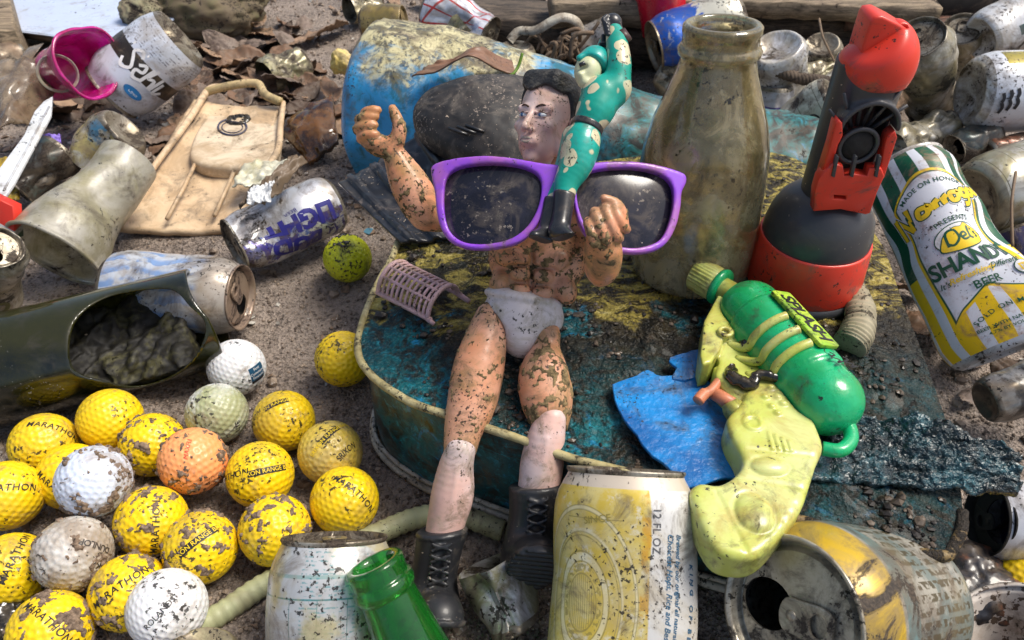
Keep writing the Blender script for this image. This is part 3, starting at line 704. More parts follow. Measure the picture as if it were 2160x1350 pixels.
M_wood2 = grimy('pale_wood', lambda b: b.mix(b.step(b.noise(4, 8, .7, 1.0, vec=b.scaled(b.obj(), (.35, 6, 6))), .35, .68), (.09, .07, .045), (.38, .29, .19)), .7, mud=.25, film=.2, speck=.4, bump=.9)
M_wood3 = grimy('reddish_wood', lambda b: b.mix(b.step(b.noise(4, 8, .7, 1.0, vec=b.scaled(b.obj(), (.35, 6, 6))), .35, .68), (.04, .022, .018), (.24, .12, .085)), .7, mud=.25, film=.2, speck=.4, bump=.9)
def plank(lab, p1, p2, zt, h, dep, m):
    """plank lying crosswise; p1, p2: pixels of its upper front edge"""
    a, c = G(p1[0], p1[1], zt), G(p2[0], p2[1], zt); L = (c-a).length; x = (c-a).normalized(); z = Vector((0, 0, 1)); y = z.cross(x)
    nx, V, F = 40, [], []
    sec = [(0, -h), (0, -.02), (.02, 0), (dep-.02, 0), (dep, -.02), (dep, -h)]
    for i in range(nx+1):
        for j, (yy, zz) in enumerate(sec):
            q = a+x*(L*i/nx)+y*yy+z*zz; w = .03*fbm(q, 2.2, 3, len(lab)); V.append(tuple(q+y*w+z*w*.7))
    k = len(sec)
    for i in range(nx):
        for j in range(k): F.append((i*k+j, i*k+(j+1) % k, (i+1)*k+(j+1) % k, (i+1)*k+j)[::-1])
    F.append(tuple(range(k))); F.append(tuple(range(nx*k, nx*k+k))[::-1])
    return tag(obj('plank', (V, F), m), lab, 'plank', 'planks at the back')
plank('long dark plank behind the striped crushed can', (940, 30), (1500, 78), .55, .5, .9, M_wood)
plank('brown plank with a hollow at the top edge, above the green figure', (1165, 5), (1460, 2), .95, .32, .8, M_wood2)
plank('long pale grey brown plank along the top edge right of the bottle', (1480, -2), (1990, 18), .95, .22, .7, M_wood2)
plank('dark split plank under the pale grey brown one', (1540, 44), (2000, 52), .62, .28, .5, M_wood)
plank('blackish plank lowest of the planks right of the bottle', (1560, 78), (1900, 92), .42, .35, .4, M_wood)
plank('reddish brown plank behind the red torch', (1790, 34), (2100, 66), .75, .2, .5, M_wood3)
plank('black rotten plank in the top right corner', (1900, -10), (2230, -6), 1.0, .5, .8, plain('charred_wood', (.015, .013, .012), .8))
def block():
    o = tag(obj('wood_block', prism([(G(x, y, .7).x, G(x, y, .7).y) for x, y in ((-60, -40), (10, -40), (26, 20), (30, 62), (-60, 66))], .1, .7, .03), M_wood2), 'square weathered wooden block cut by the top left picture edge', 'wood block')
block()
M_rope = grimy('dark_rope', (.06, .045, .035), .85, mud=.3, film=.3, speck=.4, bump=.9)
def rope():
    pth = smooth_path([G(1590, 152, .75), G(1640, 152, .78), G(1690, 166, .72), G(1740, 172, .7), G(1790, 185, .6)], 16); out = []
    for k in range(3):
        out.append(tube([p+Vector((0, math.cos(i*.8+k*2.09), math.sin(i*.8+k*2.09)))*.035 for i, p in enumerate(pth)], .035, 7))
    return join(*out)
tag(obj('rope', rope(), M_rope), 'dark twisted rope crossing the white cans right of the bottle', 'rope')
# ---------------------------------------------------------------- cans
def can_profile(R, L):
    body = [(.30, .055), (.315, .10), (.328, .16), (.33, .22)]
    bt = [(.0, .085), (.10, .075), (.17, .05), (.225, .015), (.245, 0), (.26, .004), (.285, .03), (.30, .055)]
    s = R/.33
    base = [(r*s, z*s) for r, z in bt]
    side = [(r*s, z*s) for r, z in body] + [(R, .22*s+(L-.42*s)*t) for t in np.linspace(0, 1, 44)[1:]] + [(.327*s, L-.17*s), (.315*s, L-.12*s), (.295*s, L-.075*s), (.278*s, L-.04*s), (.272*s, L-.025*s)]
    lid = [(.272*s, L-.025*s), (.282*s, L-.008*s), (.279*s, L+.002*s), (.268*s, L), (.258*s, L-.02*s), (.252*s, L-.065*s), (.240*s, L-.070*s), (.230*s, L-.045*s), (.222*s, L-.038*s)]
    return base, side, lid
class Crush:
    def __init__(s, dents=(), crumple=0.0, cs=3.0, seed=0, flat=None, bend=0.0, ridge=0.0):
        s.d, s.c, s.cs, s.seed, s.f, s.b, s.ridge = dents, crumple, cs, seed, flat, bend, ridge
    def __call__(s, V, R, L):
        V = np.array(V, float); r = np.hypot(V[:, 0], V[:, 1])+1e-9; th = np.arctan2(V[:, 1], V[:, 0]); z = V[:, 2]
        k = np.clip(r/R, 0, 1)**2; dr = np.zeros(len(V))
        for (t0, zf, sx, dep) in s.d:
            dt = (th-math.radians(t0)+math.pi) % (2*math.pi)-math.pi; d2 = ((R*dt)**2+(z-zf*L)**2)/(sx*sx)
            dr -= dep*np.exp(-d2**1.3)*k
        if s.c:
            q = np.c_[V[:, 0], V[:, 1], z]*s.cs/R*.33
            n1 = np.array([abs(noise.noise(Vector(p)+Vector((s.seed*3.1, 0, s.seed)))) for p in q]); n2 = np.array([noise.noise(Vector(p*2.3)+Vector((9, s.seed, 0))) for p in q])
            n3 = np.array([noise.noise(Vector(p*.6)+Vector((0, s.seed*2.2, 5))) for p in q])
            dr += k*s.c*(.55*n2*.6-1.6*(.35-n1)*.6+.9*n3)
        rr = np.maximum(r+dr, r*.12); V[:, 0] *= rr/r; V[:, 1] *= rr/r
        if s.f:
            ang, f0, f1 = s.f; a = math.radians(ang); c, sn = math.cos(a), math.sin(a); t = np.clip(z/L, 0, 1); f = f0+(f1-f0)*t
            x = V[:, 0]*c+V[:, 1]*sn; y = -V[:, 0]*sn+V[:, 1]*c; w = 1+(1-f)*.42
            x = x*f; y = y*w; V[:, 0] = x*c-y*sn; V[:, 1] = x*sn+y*c
        if s.b: V[:, 0] += s.b*np.sin(np.clip(z/L, 0, 1)*math.pi)*R
        return V
def disc_plate(R, holes, z0, z1, n=48):
    return prism([(R*math.cos(2*math.pi*i/n), R*math.sin(2*math.pi*i/n)) for i in range(n)], z0, z1, 0, holes)
def ellip(cx, cy, rx, ry, n=24): return [(cx+rx*math.cos(2*math.pi*i/n), cy+ry*math.sin(2*math.pi*i/n)) for i in range(n)]
def can(lab, b, t, wpx, style, roll=0, crush=None, lid='open', letters=(), lidroll=0, lidm=None, basem=None, name='drink_can', cat='can', group='crushed and dirty drink cans', Lfix=None, world=False, Rfix=None, mouthbig=1.0):
    pb, pt = (Vector(b), Vector(t)) if world else (G(*b), G(*t)); mid = (pb+pt)/2
    dep = (mid-CAM).dot(-BACK); R = Rfix or sz(wpx, dep)/2; L = Lfix or (pt-pb).length
    z = (pt-pb).normalized(); x = CAM-mid; x = (x-z*x.dot(z)).normalized(); y = z.cross(x)
    M = frame(pb, x, y, z) @ Matrix.Rotation(math.radians(roll), 4, 'Z')
    rt = thing(name, lab, cat, group=group, M=M)
    base, side, ld = can_profile(R, L); C = crush or Crush(); s = R/.33
    V, F, uv = lathe(side, 96); uv[:, 1] = V[:, 2]/L; obj('body', (C(V, R, L), F, uv), style, rt, local=True)
    V, F, uv = lathe(base, 72); obj('base', (C(V, R, L), F), basem or M_alu_dirty, rt, local=True)
    lm = lidm or M_alu_dirty
    if lid:
        V, F, uv = lathe(ld, 72); obj('rim', (C(V, R, L), F), lm, rt, local=True)
        a = math.radians(lidroll); c, sn = math.cos(a), math.sin(a)
        def rt2(P): return [(p[0]*c-p[1]*sn, p[0]*sn+p[1]*c) for p in P]
        mouth = rt2([(p[0]*s*1.0+.115*s, p[1]*s) for p in ellip(0, 0, .085*mouthbig, .075*mouthbig)])
        V, F = disc_plate(.223*s, [mouth] if lid == 'open' else [], L-.05*s, L-.038*s); obj('lid', (C(V, R, L), F), lm, rt, local=True, smooth=False)
        tab = rt2([(p[0]*s-.075*s, p[1]*s) for p in sp2([(-.085, 0), (-.08, .05), (-.03, .068), (.05, .062), (.105, .055), (.125, 0), (.105, -.055), (.05, -.062), (-.03, -.068), (-.08, -.05)], 3)])
        hole = rt2([(p[0]*s-.105*s, p[1]*s) for p in ellip(0, 0, .035, .042, 14)])
        V, F = prism(tab, L-.030*s, L-.014*s, .004*s, [hole]); obj('pull_tab', (C(V, R, L), F), lm, rt, local=True, smooth=False)
        V, F, uv = lathe([(.0, L-.008*s), (.018*s, L-.009*s), (.022*s, L-.016*s), (.024*s, L-.036*s)], 16); V[:, 0] += 0; obj('rivet', (C(V, R, L), F), lm, rt, local=True)
    for (VF, m, ang, zf) in letters:
        P = np.array(VF[0]); a = np.radians(ang)+P[:, 0]/R; rr = R+.0035*s
        V = np.c_[rr*np.cos(a), rr*np.sin(a), zf*L+P[:, 1]]; obj('lettering', (C(V, R, L), VF[1]), m, rt, local=True)
    return rt
def label(name, fn, rough=.3, metal=.25, **k):
    kw = dict(mud=.30, mudscale=3.0, film=.4, filmcol=(.30, .23, .14), speck=.65, speckscale=16, bump=.45, coat=.2); kw.update(k)
    return grimy(name, fn, rough, metal, **kw)
def two(c1, c2, scale=5, lo=.45, hi=.58): return lambda b: b.mix(b.step(b.noise(scale, 6, .65, .6, seed=17), lo, hi), c1, c2)
def white_band(b):
    u, v = b.uv(); c = (.66, .70, .78); c = b.mix(b.band(v, .42, .60, .004), c, (.035, .028, .022)); 
    ln = b.math('MULTIPLY', b.step(b.math('FRACT', b.math('MULTIPLY', v, 34)), .45, .55), b.step(b.noise(24, 3, .6), .5, .6))
    return b.mix(b.math('MULTIPLY', ln, b.band(v, .10, .36)), c, (.25, .27, .32))
def blue_stripes(b):
    u, v = b.uv(); w = b.math('FRACT', b.math('ADD', b.math('MULTIPLY', u, 16), b.math('MULTIPLY', b.noise(3, 3), 2.2)))
    c = b.mix(b.step(w, .3, .7), (.60, .64, .70), (.26, .40, .66)); c = b.mix(b.step(b.noise(4, 5, .6, seed=2), .52, .60), c, (.58, .60, .62))
    return b.mix(b.step(v, .74, .82), c, (.45, .40, .34))
def bud_light(b):
    u, v = b.uv(); c = (.62, .63, .66); n = b.noise(3.2, 4, .6, 2.0, seed=5)
    up_ = b.math('MULTIPLY', b.step(n, .50, .53), b.band(u, .28, .48)); c = b.mix(up_, c, (.035, .03, .30))
    return b.mix(b.math('MULTIPLY', b.step(b.noise(5, 5, .6, 1.), .55, .6), b.band(u, .25, .46)), c, (.10, .16, .50))
def blue_white(b):
    u, v = b.uv(); n = b.noise(2.6, 5, .6, 1.2)
    c = b.mix(b.step(b.math('ADD', v, b.math('MULTIPLY', b.math('SUBTRACT', n, .5), .9)), .48, .52), (.62, .60, .50), (.006, .085, .42))
    return b.mix(b.step(b.noise(5, 8, .75, .8, seed=3), .56, .64, 0, .8), c, (.62, .58, .46))
def red_stripe(b):
    u, v = b.uv(); c = (.62, .63, .68); w = b.math('FRACT', b.math('MULTIPLY', u, 9)); c = b.mix(b.band(w, .3, .42), c, (.55, .03, .03)); w2 = b.math('FRACT', b.math('ADD', b.math('MULTIPLY', v, 2.2), b.math('MULTIPLY', u, 2)))
    c = b.mix(b.band(w2, .4, .47), c, (.5, .04, .04)); return b.mix(b.step(b.noise(4, 5, .6), .55, .65), c, (.25, .30, .42))
def rings(b):
    u, v = b.uv(); return b.mix(b.band(b.math('FRACT', b.math('MULTIPLY', v, 3)), .48, .53), (.62, .58, .44), (.30, .27, .18))
def teal_lines(b):
    u, v = b.uv(); q = b.math('ADD', b.math('MULTIPLY', v, 9), b.math('MULTIPLY', b.math('SINE', b.math('MULTIPLY', u, 40)), .35)); m = b.math('MULTIPLY', b.band(b.math('FRACT', q), .36, .58), b.band(v, .5, .85)); m = b.math('MULTIPLY', m, b.step(u, .5, .53))
    c = b.mix(m, (.66, .67, .68), (.015, .09, .10)); return b.mix(b.math('MULTIPLY', b.band(v, .34, .46), b.band(u, .52, .58)), c, (.01, .08, .09))
def gold_corner(b):
    u, v = b.uv(); return b.mix(b.math('MULTIPLY', b.band(u, .30, .385), b.band(v, .16, .9)), (.70, .72, .76), (.36, .29, .035))
def yellow_can(b):
    u, v = b.uv(); c = b.mix(b.step(v, .77, .79), two((.20, .24, .22), (.42, .40, .34), 4)(b), (.62, .40, .02))
    sq = b.math('MULTIPLY', b.step(b.math('FRACT', b.math('MULTIPLY', u, 46)), .3, .45), b.step(b.noise(30, 2, .5), .45, .55))
    c = b.mix(b.math('MULTIPLY', sq, b.band(v, .15, .70)), c, (.10, .085, .05)); c = b.mix(b.math('MULTIPLY', b.band(v, .66, .76), b.band(u, .35, .70)), c, (.16, .26, .26))
    return c
def grey_label(b):
    u, v = b.uv(); c = b.mix(b.noise(2.4, 4, .5), (.40, .42, .44), (.62, .63, .62)); f1 = b.math('FRACT', b.math('MULTIPLY', u, 14)); 
    c = b.mix(b.math('MULTIPLY', b.band(f1, .49, .515), b.band(v, .2, .78)), c, (.10, .24, .24)); c = b.mix(b.band(v, .775, .782), c, (.08, .22, .22)); c = b.mix(b.band(v, .86, .875), c, (.30, .42, .40))
    tx = b.math('MULTIPLY', b.step(b.math('FRACT', b.math('MULTIPLY', v, 60)), .5, .6), b.step(b.noise(44, 2, .5), .5, .58)); c = b.mix(b.math('MULTIPLY', b.math('MULTIPLY', tx, b.band(u, .42, .60)), .7), c, (.10, .30, .32))
    return b.mix(b.step(b.noise(3.2, 5, .6, seed=6), .50, .62, 0, .75), c, (.50, .43, .18))
def budw(b):
    u, v = b.uv(); n = b.noise(5, 8, .7); yel = b.mix(b.step(n, .40, .60), (.60, .44, .06), (.62, .52, .20)); yel = b.mix(b.step(b.noise(9, 6, .7, seed=4), .54, .64, 0, .85), yel, (.66, .62, .46))
    e = b.math('ADD', u, b.math('MULTIPLY', b.math('SUBTRACT', n, .5), .012)); c = b.mix(b.step(e, .556, .560), yel, (.66, .65, .62)); c = b.mix(b.math('MULTIPLY', b.band(e, .538, .557), b.step(b.noise(6, 6, .7, seed=9), .40, .5)), c, (.58, .32, .03))
    d2 = b.math('SQRT', b.math('ADD', b.math('POWER', b.math('MULTIPLY', b.math('SUBTRACT', u, .40), 2.9), 2), b.math('POWER', b.math('SUBTRACT', v, .46), 2)))
    lf = b.step(u, .552, .545)
    for r0, w in ((.115, .004), (.165, .003), (.205, .004), (.27, .003), (.285, .003), (.375, .003), (.392, .003)): c = b.mix(b.math('MULTIPLY', b.math('MULTIPLY', b.band(d2, r0-w, r0+w, .002), lf), .75), c, (.26, .21, .05))
    for r0, r1 in ((.168, .200), (.286, .300), (.376, .391)): c = b.mix(b.math('MULTIPLY', b.math('MULTIPLY', b.band(d2, r0, r1, .004), lf), .55), c, (.74, .70, .50))
    st = b.math('MULTIPLY', b.step(b.math('FRACT', b.math('MULTIPLY', u, 170)), .5, .6), b.band(d2, .0, .11)); c = b.mix(b.math('MULTIPLY', b.math('MULTIPLY', st, lf), .6), c, (.28, .23, .05))
    ltr = b.math('MULTIPLY', b.band(d2, .125, .155), b.step(b.noise(46, 2, .5), .5, .54)); c = b.mix(b.math('MULTIPLY', b.math('MULTIPLY', ltr, lf), .7), c, (.26, .21, .05))
    bx = b.math('MULTIPLY', b.math('MULTIPLY', b.band(v, .80, .803), b.band(u, .36, .50)), lf); c = b.mix(bx, c, (.26, .21, .05))
    return b.mix(b.step(v, .925, .93), c, (.58, .50, .40))
S_white = label('white_can_print', two((.64, .63, .58), (.70, .71, .74)), film=.5, mud=.34)
S_dirty = label('dirty_white_can', two((.40, .36, .27), (.60, .58, .52), 4), film=.65, mud=.45, filmcol=(.22, .18, .08), mudcol=(.05, .042, .025))
S_olive = label('olive_can', two((.22, .20, .11), (.42, .38, .25), 4), film=.5, mud=.4, filmcol=(.20, .19, .08))
S_dark = label('blackened_can', two((.03, .04, .04), (.10, .16, .15), 5, .5, .6), mud=.5, film=.3)
S_gold = label('gold_can', (.42, .30, .09), metal=.6, film=.3)
S_yb = label('yellow_blue_can', lambda b: b.mix(b.step(b.noise(4, 5, .6), .52, .6), two((.55, .47, .18), (.66, .66, .60))(b), (.08, .28, .45)), film=.55)
S_sky = label('script_can', white_band, film=.25, mud=.14); S_stripe = label('blue_stripe_can', blue_stripes, film=.35, mud=.3, filmcol=(.34, .26, .19)); S_bl = label('light_beer_can', bud_light, metal=.4, film=.4, mud=.36)
S_bw = label('blue_white_can', blue_white, film=.2, mud=.25); S_red = label('red_lined_can', red_stripe, film=.3, mud=.22); S_ring = label('ringed_can', rings, film=.4, mud=.3)
S_tl = label('teal_line_can', teal_lines, film=.45, mud=.3); S_gc = label('gold_corner_can', gold_corner, film=.22, mud=.2, filmcol=(.40, .33, .27)); S_yc = label('yellow_top_can', yellow_can, film=.35, mud=.36, filmcol=(.26, .21, .12)); S_gl = label('grey_label_can', grey_label, film=.35, mud=.2)
S_bud = label('yellow_beer_can', budw, metal=.15, film=.25, mud=.16, mudscale=5, filmcol=(.45, .35, .18), speck=.55, speckscale=22, rough=.36); S_purple = label('white_purple_can', lambda b: b.mix(b.band(b.uv()[1], .45, .5), (.60, .60, .62), (.14, .12, .35)), film=.45)
def V2(VF): return rot2(VF, math.pi/2)
scr = strokes2d([[(.0, .10), (-.05, .16), (-.12, .10), (-.06, .02), (-.02, -.06), (-.10, -.12), (-.16, -.04)], [(.02, .03), (.08, .08), (.10, .0), (.03, -.03), (.06, -.11), (.14, -.08)], [(.16, .12), (.14, -.1)], [(.20, .14), (.17, .0), (.24, .02), (.25, -.1)], [(.30, .1), (.27, -.1)], [(.34, .06), (.32, -.1), (.40, -.04)], [(-.2, .15), (.02, .17)]], .034)
can('white can with a dark band of white script, lying on leaves at the top left', (384, 76, .95), (234, 196, .45), 154, S_sky, 0, Crush([(60, .1, .25, .05)], .012), 'open', [(rot2(scr, math.pi), M_whiteprint, 8, .515), (blob2d(0, 0, .115, .055), plain('blue_oval', (.02, .17, .42)), 42 - 60, .74), (rot2(text2d('Open', .05, .3), math.pi), M_whiteprint, 42 - 60, .742)], lidroll=40, mouthbig=1.2)
can('crumpled can with yellow and blue print behind the clear plastic cup', (262, 272, .62), (190, 350, .25), 125, S_yb, 0, Crush([(0, .6, .3, .12), (40, .3, .25, .07)], .04, seed=3), None)
can('blackened crushed can under the clear plastic cup', (140, 318, .45), (40, 405, .25), 108, S_dark, 0, Crush([(0, .4, .3, .10), (-60, .7, .3, .10)], .06, seed=5), 'open', mouthbig=1.5)
BLT = text2d('LIGHT', .235, 0, .010, .95); BUT = text2d('BUD', .235, 0, .010, .95)
can('silver can lettered LIGHT in dark blue upside down, its shoulder stoved in', (705, 428, .40), (493, 515, .40), 136, S_bl, 0, Crush([(0, .80, .28, .14), (50, .62, .2, .05), (40, .9, .3, .05)], .03, seed=8), 'closed', [(V2(BLT), plain('dark_blue_print', (.022, .02, .19)), -6, .45), (V2(BUT), plain('dark_blue_print', (.022, .02, .19)), -50, .52), (V2(text2d('BEER', .05)), plain('dark_blue_print', (.022, .02, .19)), 16, .5)], lidroll=90)
can('blue streaked white can with brown grit on its lid end, behind the broken bottle', (235, 605, .42), (510, 628, .40), 164, S_stripe, 0, Crush([(0, .2, .3, .05)], .015, seed=2), 'open', lidroll=150, mouthbig=1.2, lidm=label('gritty_lid', (.34, .25, .18), mud=.5, mudcol=(.09, .06, .045)))
can('greenish white can standing at the left edge above the broken bottle', (-22, 672, .05), (-8, 520, 1.0), 112, S_dirty, 0, Crush([(20, .6, .3, .05)], .02, seed=4), 'open', [(text2d('D', .22, 0, .01), plain('olive_print', (.16, .16, .05)), 24, .42)])
can('small gold can lying with its opened lid towards the viewer', (765, 52, .42), (852, 44, .50), 76, S_gold, 0, Crush([(0, .5, .3, .06)], .02, seed=6), 'open', lidm=label('gold_lid', (.58, .44, .20), metal=.5), lidroll=-40)
can('crushed white can with thin red lines at the top edge', (905, 18, .62), (1035, 72, .45), 100, S_red, 0, Crush([(10, .5, .3, .16), (-40, .75, .3, .10)], .06, seed=7), 'closed')
can('crumpled grey can piece in front of the red lined can', (930, 105, .28), (985, 48, .60), 76, S_olive, 0, Crush([(0, .5, .4, .2)], .07, seed=9), None)
can('small pale can end poking up behind the blue drum', (1090, 95, .55), (1088, 170, .1), 82, S_dirty, 0, Crush([], .02), None)
can('grey white can with rusty streaks behind the green figure', (1212, 108, .35), (1315, 66, .62), 86, label('rusty_grey_can', two((.44, .42, .40), (.40, .22, .10), 3, .55, .68), film=.5, mud=.3), 0, Crush([(0, .3, .3, .05)], .02), 'closed')
can('blue and cream can lying with its dark lid facing left, behind the bottle', (1560, 40, .85), (1378, 100, .58), 128, S_bw, 0, Crush([(30, .6, .3, .04)], .012, seed=3), 'open', lidroll=-20, lidm=label('brown_stained_lid', (.30, .24, .15), metal=.5, mud=.4), mouthbig=1.3)
can('white can standing on its lid just right of the bottle neck', (1640, 98, 1.0), (1645, 220, .2), 122, S_white, 0, Crush([(-30, .3, .3, .06)], .03, seed=12), None, basem=S_white)
can('cream can with tiny black patterns, right of the bottle neck', (1735, 92, .70), (1722, 160, .2), 84, label('patterned_can', lambda b: b.mix(b.step(b.noise(14, 4, .6, 2.), .52, .56), (.60, .56, .46), (.05, .045, .04)), film=.4), 0, Crush([(0, .3, .3, .05)], .04, seed=14), None)
can('mossy olive can squashed under the rope', (1790, 140, .45), (1690, 165, .42), 66, S_olive, 0, Crush([(0, .5, .35, .1)], .05, seed=15), None)
can('white can with a purple line below the rope, beside the bottle', (1632, 178, .60), (1620, 262, .15), 98, S_purple, 0, Crush([(20, .4, .3, .1)], .05, seed=16), None)
oo = join(*[strokes2d([[(-.05, .08*0), (0, .045), (.05, 0), (0, -.045), (-.05, 0)]], .016)]); oo = (np.vstack([oo[0]]), oo[1])
ring3 = [rot2(strokes2d([[(.075*math.cos(a), .05*math.sin(a)) for a in np.linspace(0, 6.28, 12)]], .02), .5, 0, 0)]
can('crushed cream can with black rings in a row, leaning behind the torch', (1762, 205, .85), (1652, 285, .35), 118, S_ring, 0, Crush([(25, .5, .35, .12)], .04, seed=17), None, [(ring3[0], M_black, -14, .36), (ring3[0], M_black, -14, .47), (ring3[0], M_black, -14, .58), (ring3[0], M_black, -14, .69)])
can('tall grimy white can with a muddy open top behind the red torch', (1985, 255, .15), (1938, 78, 1.30), 116, S_dirty, 0, Crush([(40, .3, .4, .10)], .04, seed=18), 'closed', basem=S_dirty)
can('white can with dark teal lines at the top right corner', (2068, 82, .85), (2190, 30, 1.05), 116, S_tl, 0, Crush([(-20, .2, .3, .05)], .015, seed=19), None, basem=S_white)
shoe = prism(sp2([(-.15, -.02), (-.13, .06), (-.04, .07), (.10, .10), (.16, .06), (.15, -.09), (.02, -.10), (-.10, -.07)], 4), 0, .001, 0)
fl = strokes2d([[(0, .09), (.015, .04), (0, 0)], [(.0, 0), (.02, -.05), (.0, -.11)]], .034)
can('big white can with a crimson emblem and black flecks at the right edge', (2044, 196, .80), (2290, 190, .85), 166, S_gc, 0, Crush([(0, .9, .3, .04)], .006, seed=20), None, [((V2(shoe)), plain('crimson_print', (.62, .012, .09)), -2, .40), (V2(fl), M_black, 14, .10), (V2(fl), M_black, 10, .16), (V2(fl), M_black, 8, .22)], basem=S_white)
can('small blackened can with a gaping top, above the big olive can', (2100, 278, .50), (2012, 315, .38), 78, S_dark, 0, Crush([(0, .3, .3, .05)], .02), 'open', mouthbig=2.0)
can('big olive silver can with its muddy base towards the viewer, right edge', (2056, 420, .62), (2250, 350, .80), 168, label('olive_silver_can', lambda b: b.mix(b.band(b.math('FRACT', b.math('MULTIPLY', b.uv()[1], 6)), .5, .55), two((.34, .31, .19), (.55, .53, .46), 3)(b), (.16, .15, .09)), metal=.5, film=.45, mud=.28), 0, Crush([], .01, seed=21), None, basem=label('muddy_base', (.40, .37, .27), metal=.4, mud=.42, film=.6))
can('crumpled white can between the torch and the small blackened can', (2000, 262, .40), (1880, 318, .42), 100, S_dirty, 0, Crush([(0, .5, .4, .12), (60, .2, .3, .1)], .08, seed=22), None)
can('dark blue can at the right edge under the big olive can', (2140, 478, .5), (2185, 590, .2), 84, label('dark_blue_can', (.012, .02, .16), film=.2), 0, Crush([], .02, seed=23), None)
can('silver can bottom blackened with mud below the green striped can', (2080, 850, .42), (2240, 800, .55), 124, label('silver_black_can', two((.30, .29, .27), (.04, .04, .04), 3), metal=.5, mud=.4), 0, Crush([(30, .1, .3, .06)], .03, seed=24), None, basem=label('blackened_base', two((.34, .33, .28), (.03, .03, .03), 5), metal=.4, mud=.45))
can('white and dark blue can with a gaping black mouth at the right edge', (2270, 1120, .42), (2082, 1100, .45), 188, label('white_navy_can', lambda b: b.mix(b.step(b.math('ADD', b.uv()[1], b.math('MULTIPLY', b.noise(3, 4), .5)), .85, .83), (.66, .66, .68), (.015, .03, .20)), film=.3, mud=.3), 0, Crush([(-40, .7, .3, .05)], .02, seed=25), 'open', mouthbig=2.3, lidm=M_dark)
can('big can with opened lid facing the viewer and a yellow shoulder band', (1905, 1262, .42), (1724, 1290, .82), 350, S_yc, 0, Crush([(50, .4, .3, .03)], .006, seed=26), 'open', lidroll=152, lidm=label('rusty_spotted_lid', (.50, .46, .36), metal=.45, mud=.42, mudscale=4.5, film=.4, filmcol=(.33, .27, .17), mudcol=(.03, .024, .018)), mouthbig=1.25, Lfix=1.05)
can('dirty grey white can with fine teal lines, standing behind the green bottle neck', tuple(W(688, 1640, 3.72)), tuple(W(706, 1132, 3.92)), 250, S_gl, 0, Crush([(-20, .45, .2, .03)], .008, seed=27), 'closed', Rfix=.325, world=True)
can('crumpled can of dirty white and black between the two boots', (1085, 1335, .20), (1020, 1190, .45), 196, label('mouldy_can', two((.55, .56, .58), (.30, .30, .20), 4), mud=.46, film=.5, filmcol=(.20, .19, .07), speck=.9, speckscale=12, mudcol=(.035, .026, .018)), 0, Crush([(0, .5, .4, .10), (-60, .5, .3, .15), (50, .2, .3, .08)], .07, seed=28), None)
can('olive stained can base at the bottom edge under the front white golf ball', (418, 1372, .32), (432, 1480, .0), 176, S_olive, 0, Crush([], .015, seed=29), None, basem=label('olive_base', two((.42, .38, .22), (.06, .055, .03), 4), mud=.42))
can('cream can with a red and black badge behind the torch neck', (1800, 175, .55), (1735, 260, .35), 112, label('badge_can', lambda b: b.mix(b.math('MULTIPLY', b.band(b.uv()[0], .44, .56), b.band(b.uv()[1], .35, .6)), two((.58, .54, .40), (.66, .64, .56), 4)(b), (.10, .03, .03)), film=.4), 0, Crush([(0, .5, .3, .06)], .04, seed=33), None)
can('pale green dirty can wedged between the dark planks and the torch', (1850, 120, .35), (1800, 215, .25), 90, label('pale_green_can', two((.30, .34, .24), (.50, .52, .42), 4), film=.5, mud=.35), 0, Crush([(0, .5, .3, .1)], .05, seed=34), None)
can('squashed white can with ochre stains under the tall grimy can', (1840, 300, .30), (1935, 330, .35), 92, label('ochre_can', two((.62, .60, .54), (.45, .30, .08), 4, .55, .65), film=.4, mud=.25), 0, Crush([(0, .5, .35, .14)], .07, seed=35), None)
can('rust brown can lying behind the big olive can at the right edge', (2080, 330, .35), (2200, 310, .4), 70, label('rust_can', two((.20, .06, .03), (.10, .05, .03), 4), film=.3, mud=.3), 0, Crush([], .04, seed=36), None)
can('grey crumpled can between the white strap and the bottle neck', (1395, 150, .35), (1460, 190, .25), 84, S_dirty, 0, Crush([(0, .5, .35, .12)], .06, seed=37), None)
can('torn grey white can behind the small gold can at the top edge', (800, 8, .3), (735, 20, .35), 70, S_dirty, 0, Crush([(0, .5, .35, .12)], .06, seed=41), None)
can('muddy olive can lying between the amber shard and the mossy stone', (640, 130, .22), (560, 165, .22), 84, S_olive, 0, Crush([(0, .5, .35, .14)], .07, seed=42), None)
can('dull brown can half buried at the left edge under the wooden block', (60, 128, .3), (-20, 150, .3), 92, label('brown_can', two((.20, .13, .08), (.34, .27, .19), 4), film=.5, mud=.45), 0, Crush([(0, .5, .3, .1)], .05, seed=43), None)
can('crushed white can beside the right end of the blue drum', (1790, 262, .35), (1840, 330, .25), 88, S_white, 0, Crush([(0, .5, .4, .16)], .08, seed=44), None)
can('dirty white can standing behind the tall grimy can', (2010, 150, .2), (2030, 60, .9), 90, S_dirty, 0, Crush([(0, .5, .3, .05)], .03, seed=45), 'closed')
can('flattened black and silver can below the dark blue can at the right edge', (2120, 690, .2), (2190, 640, .3), 80, S_dark, 0, Crush([(0, .5, .4, .12)], .05, seed=46), None)
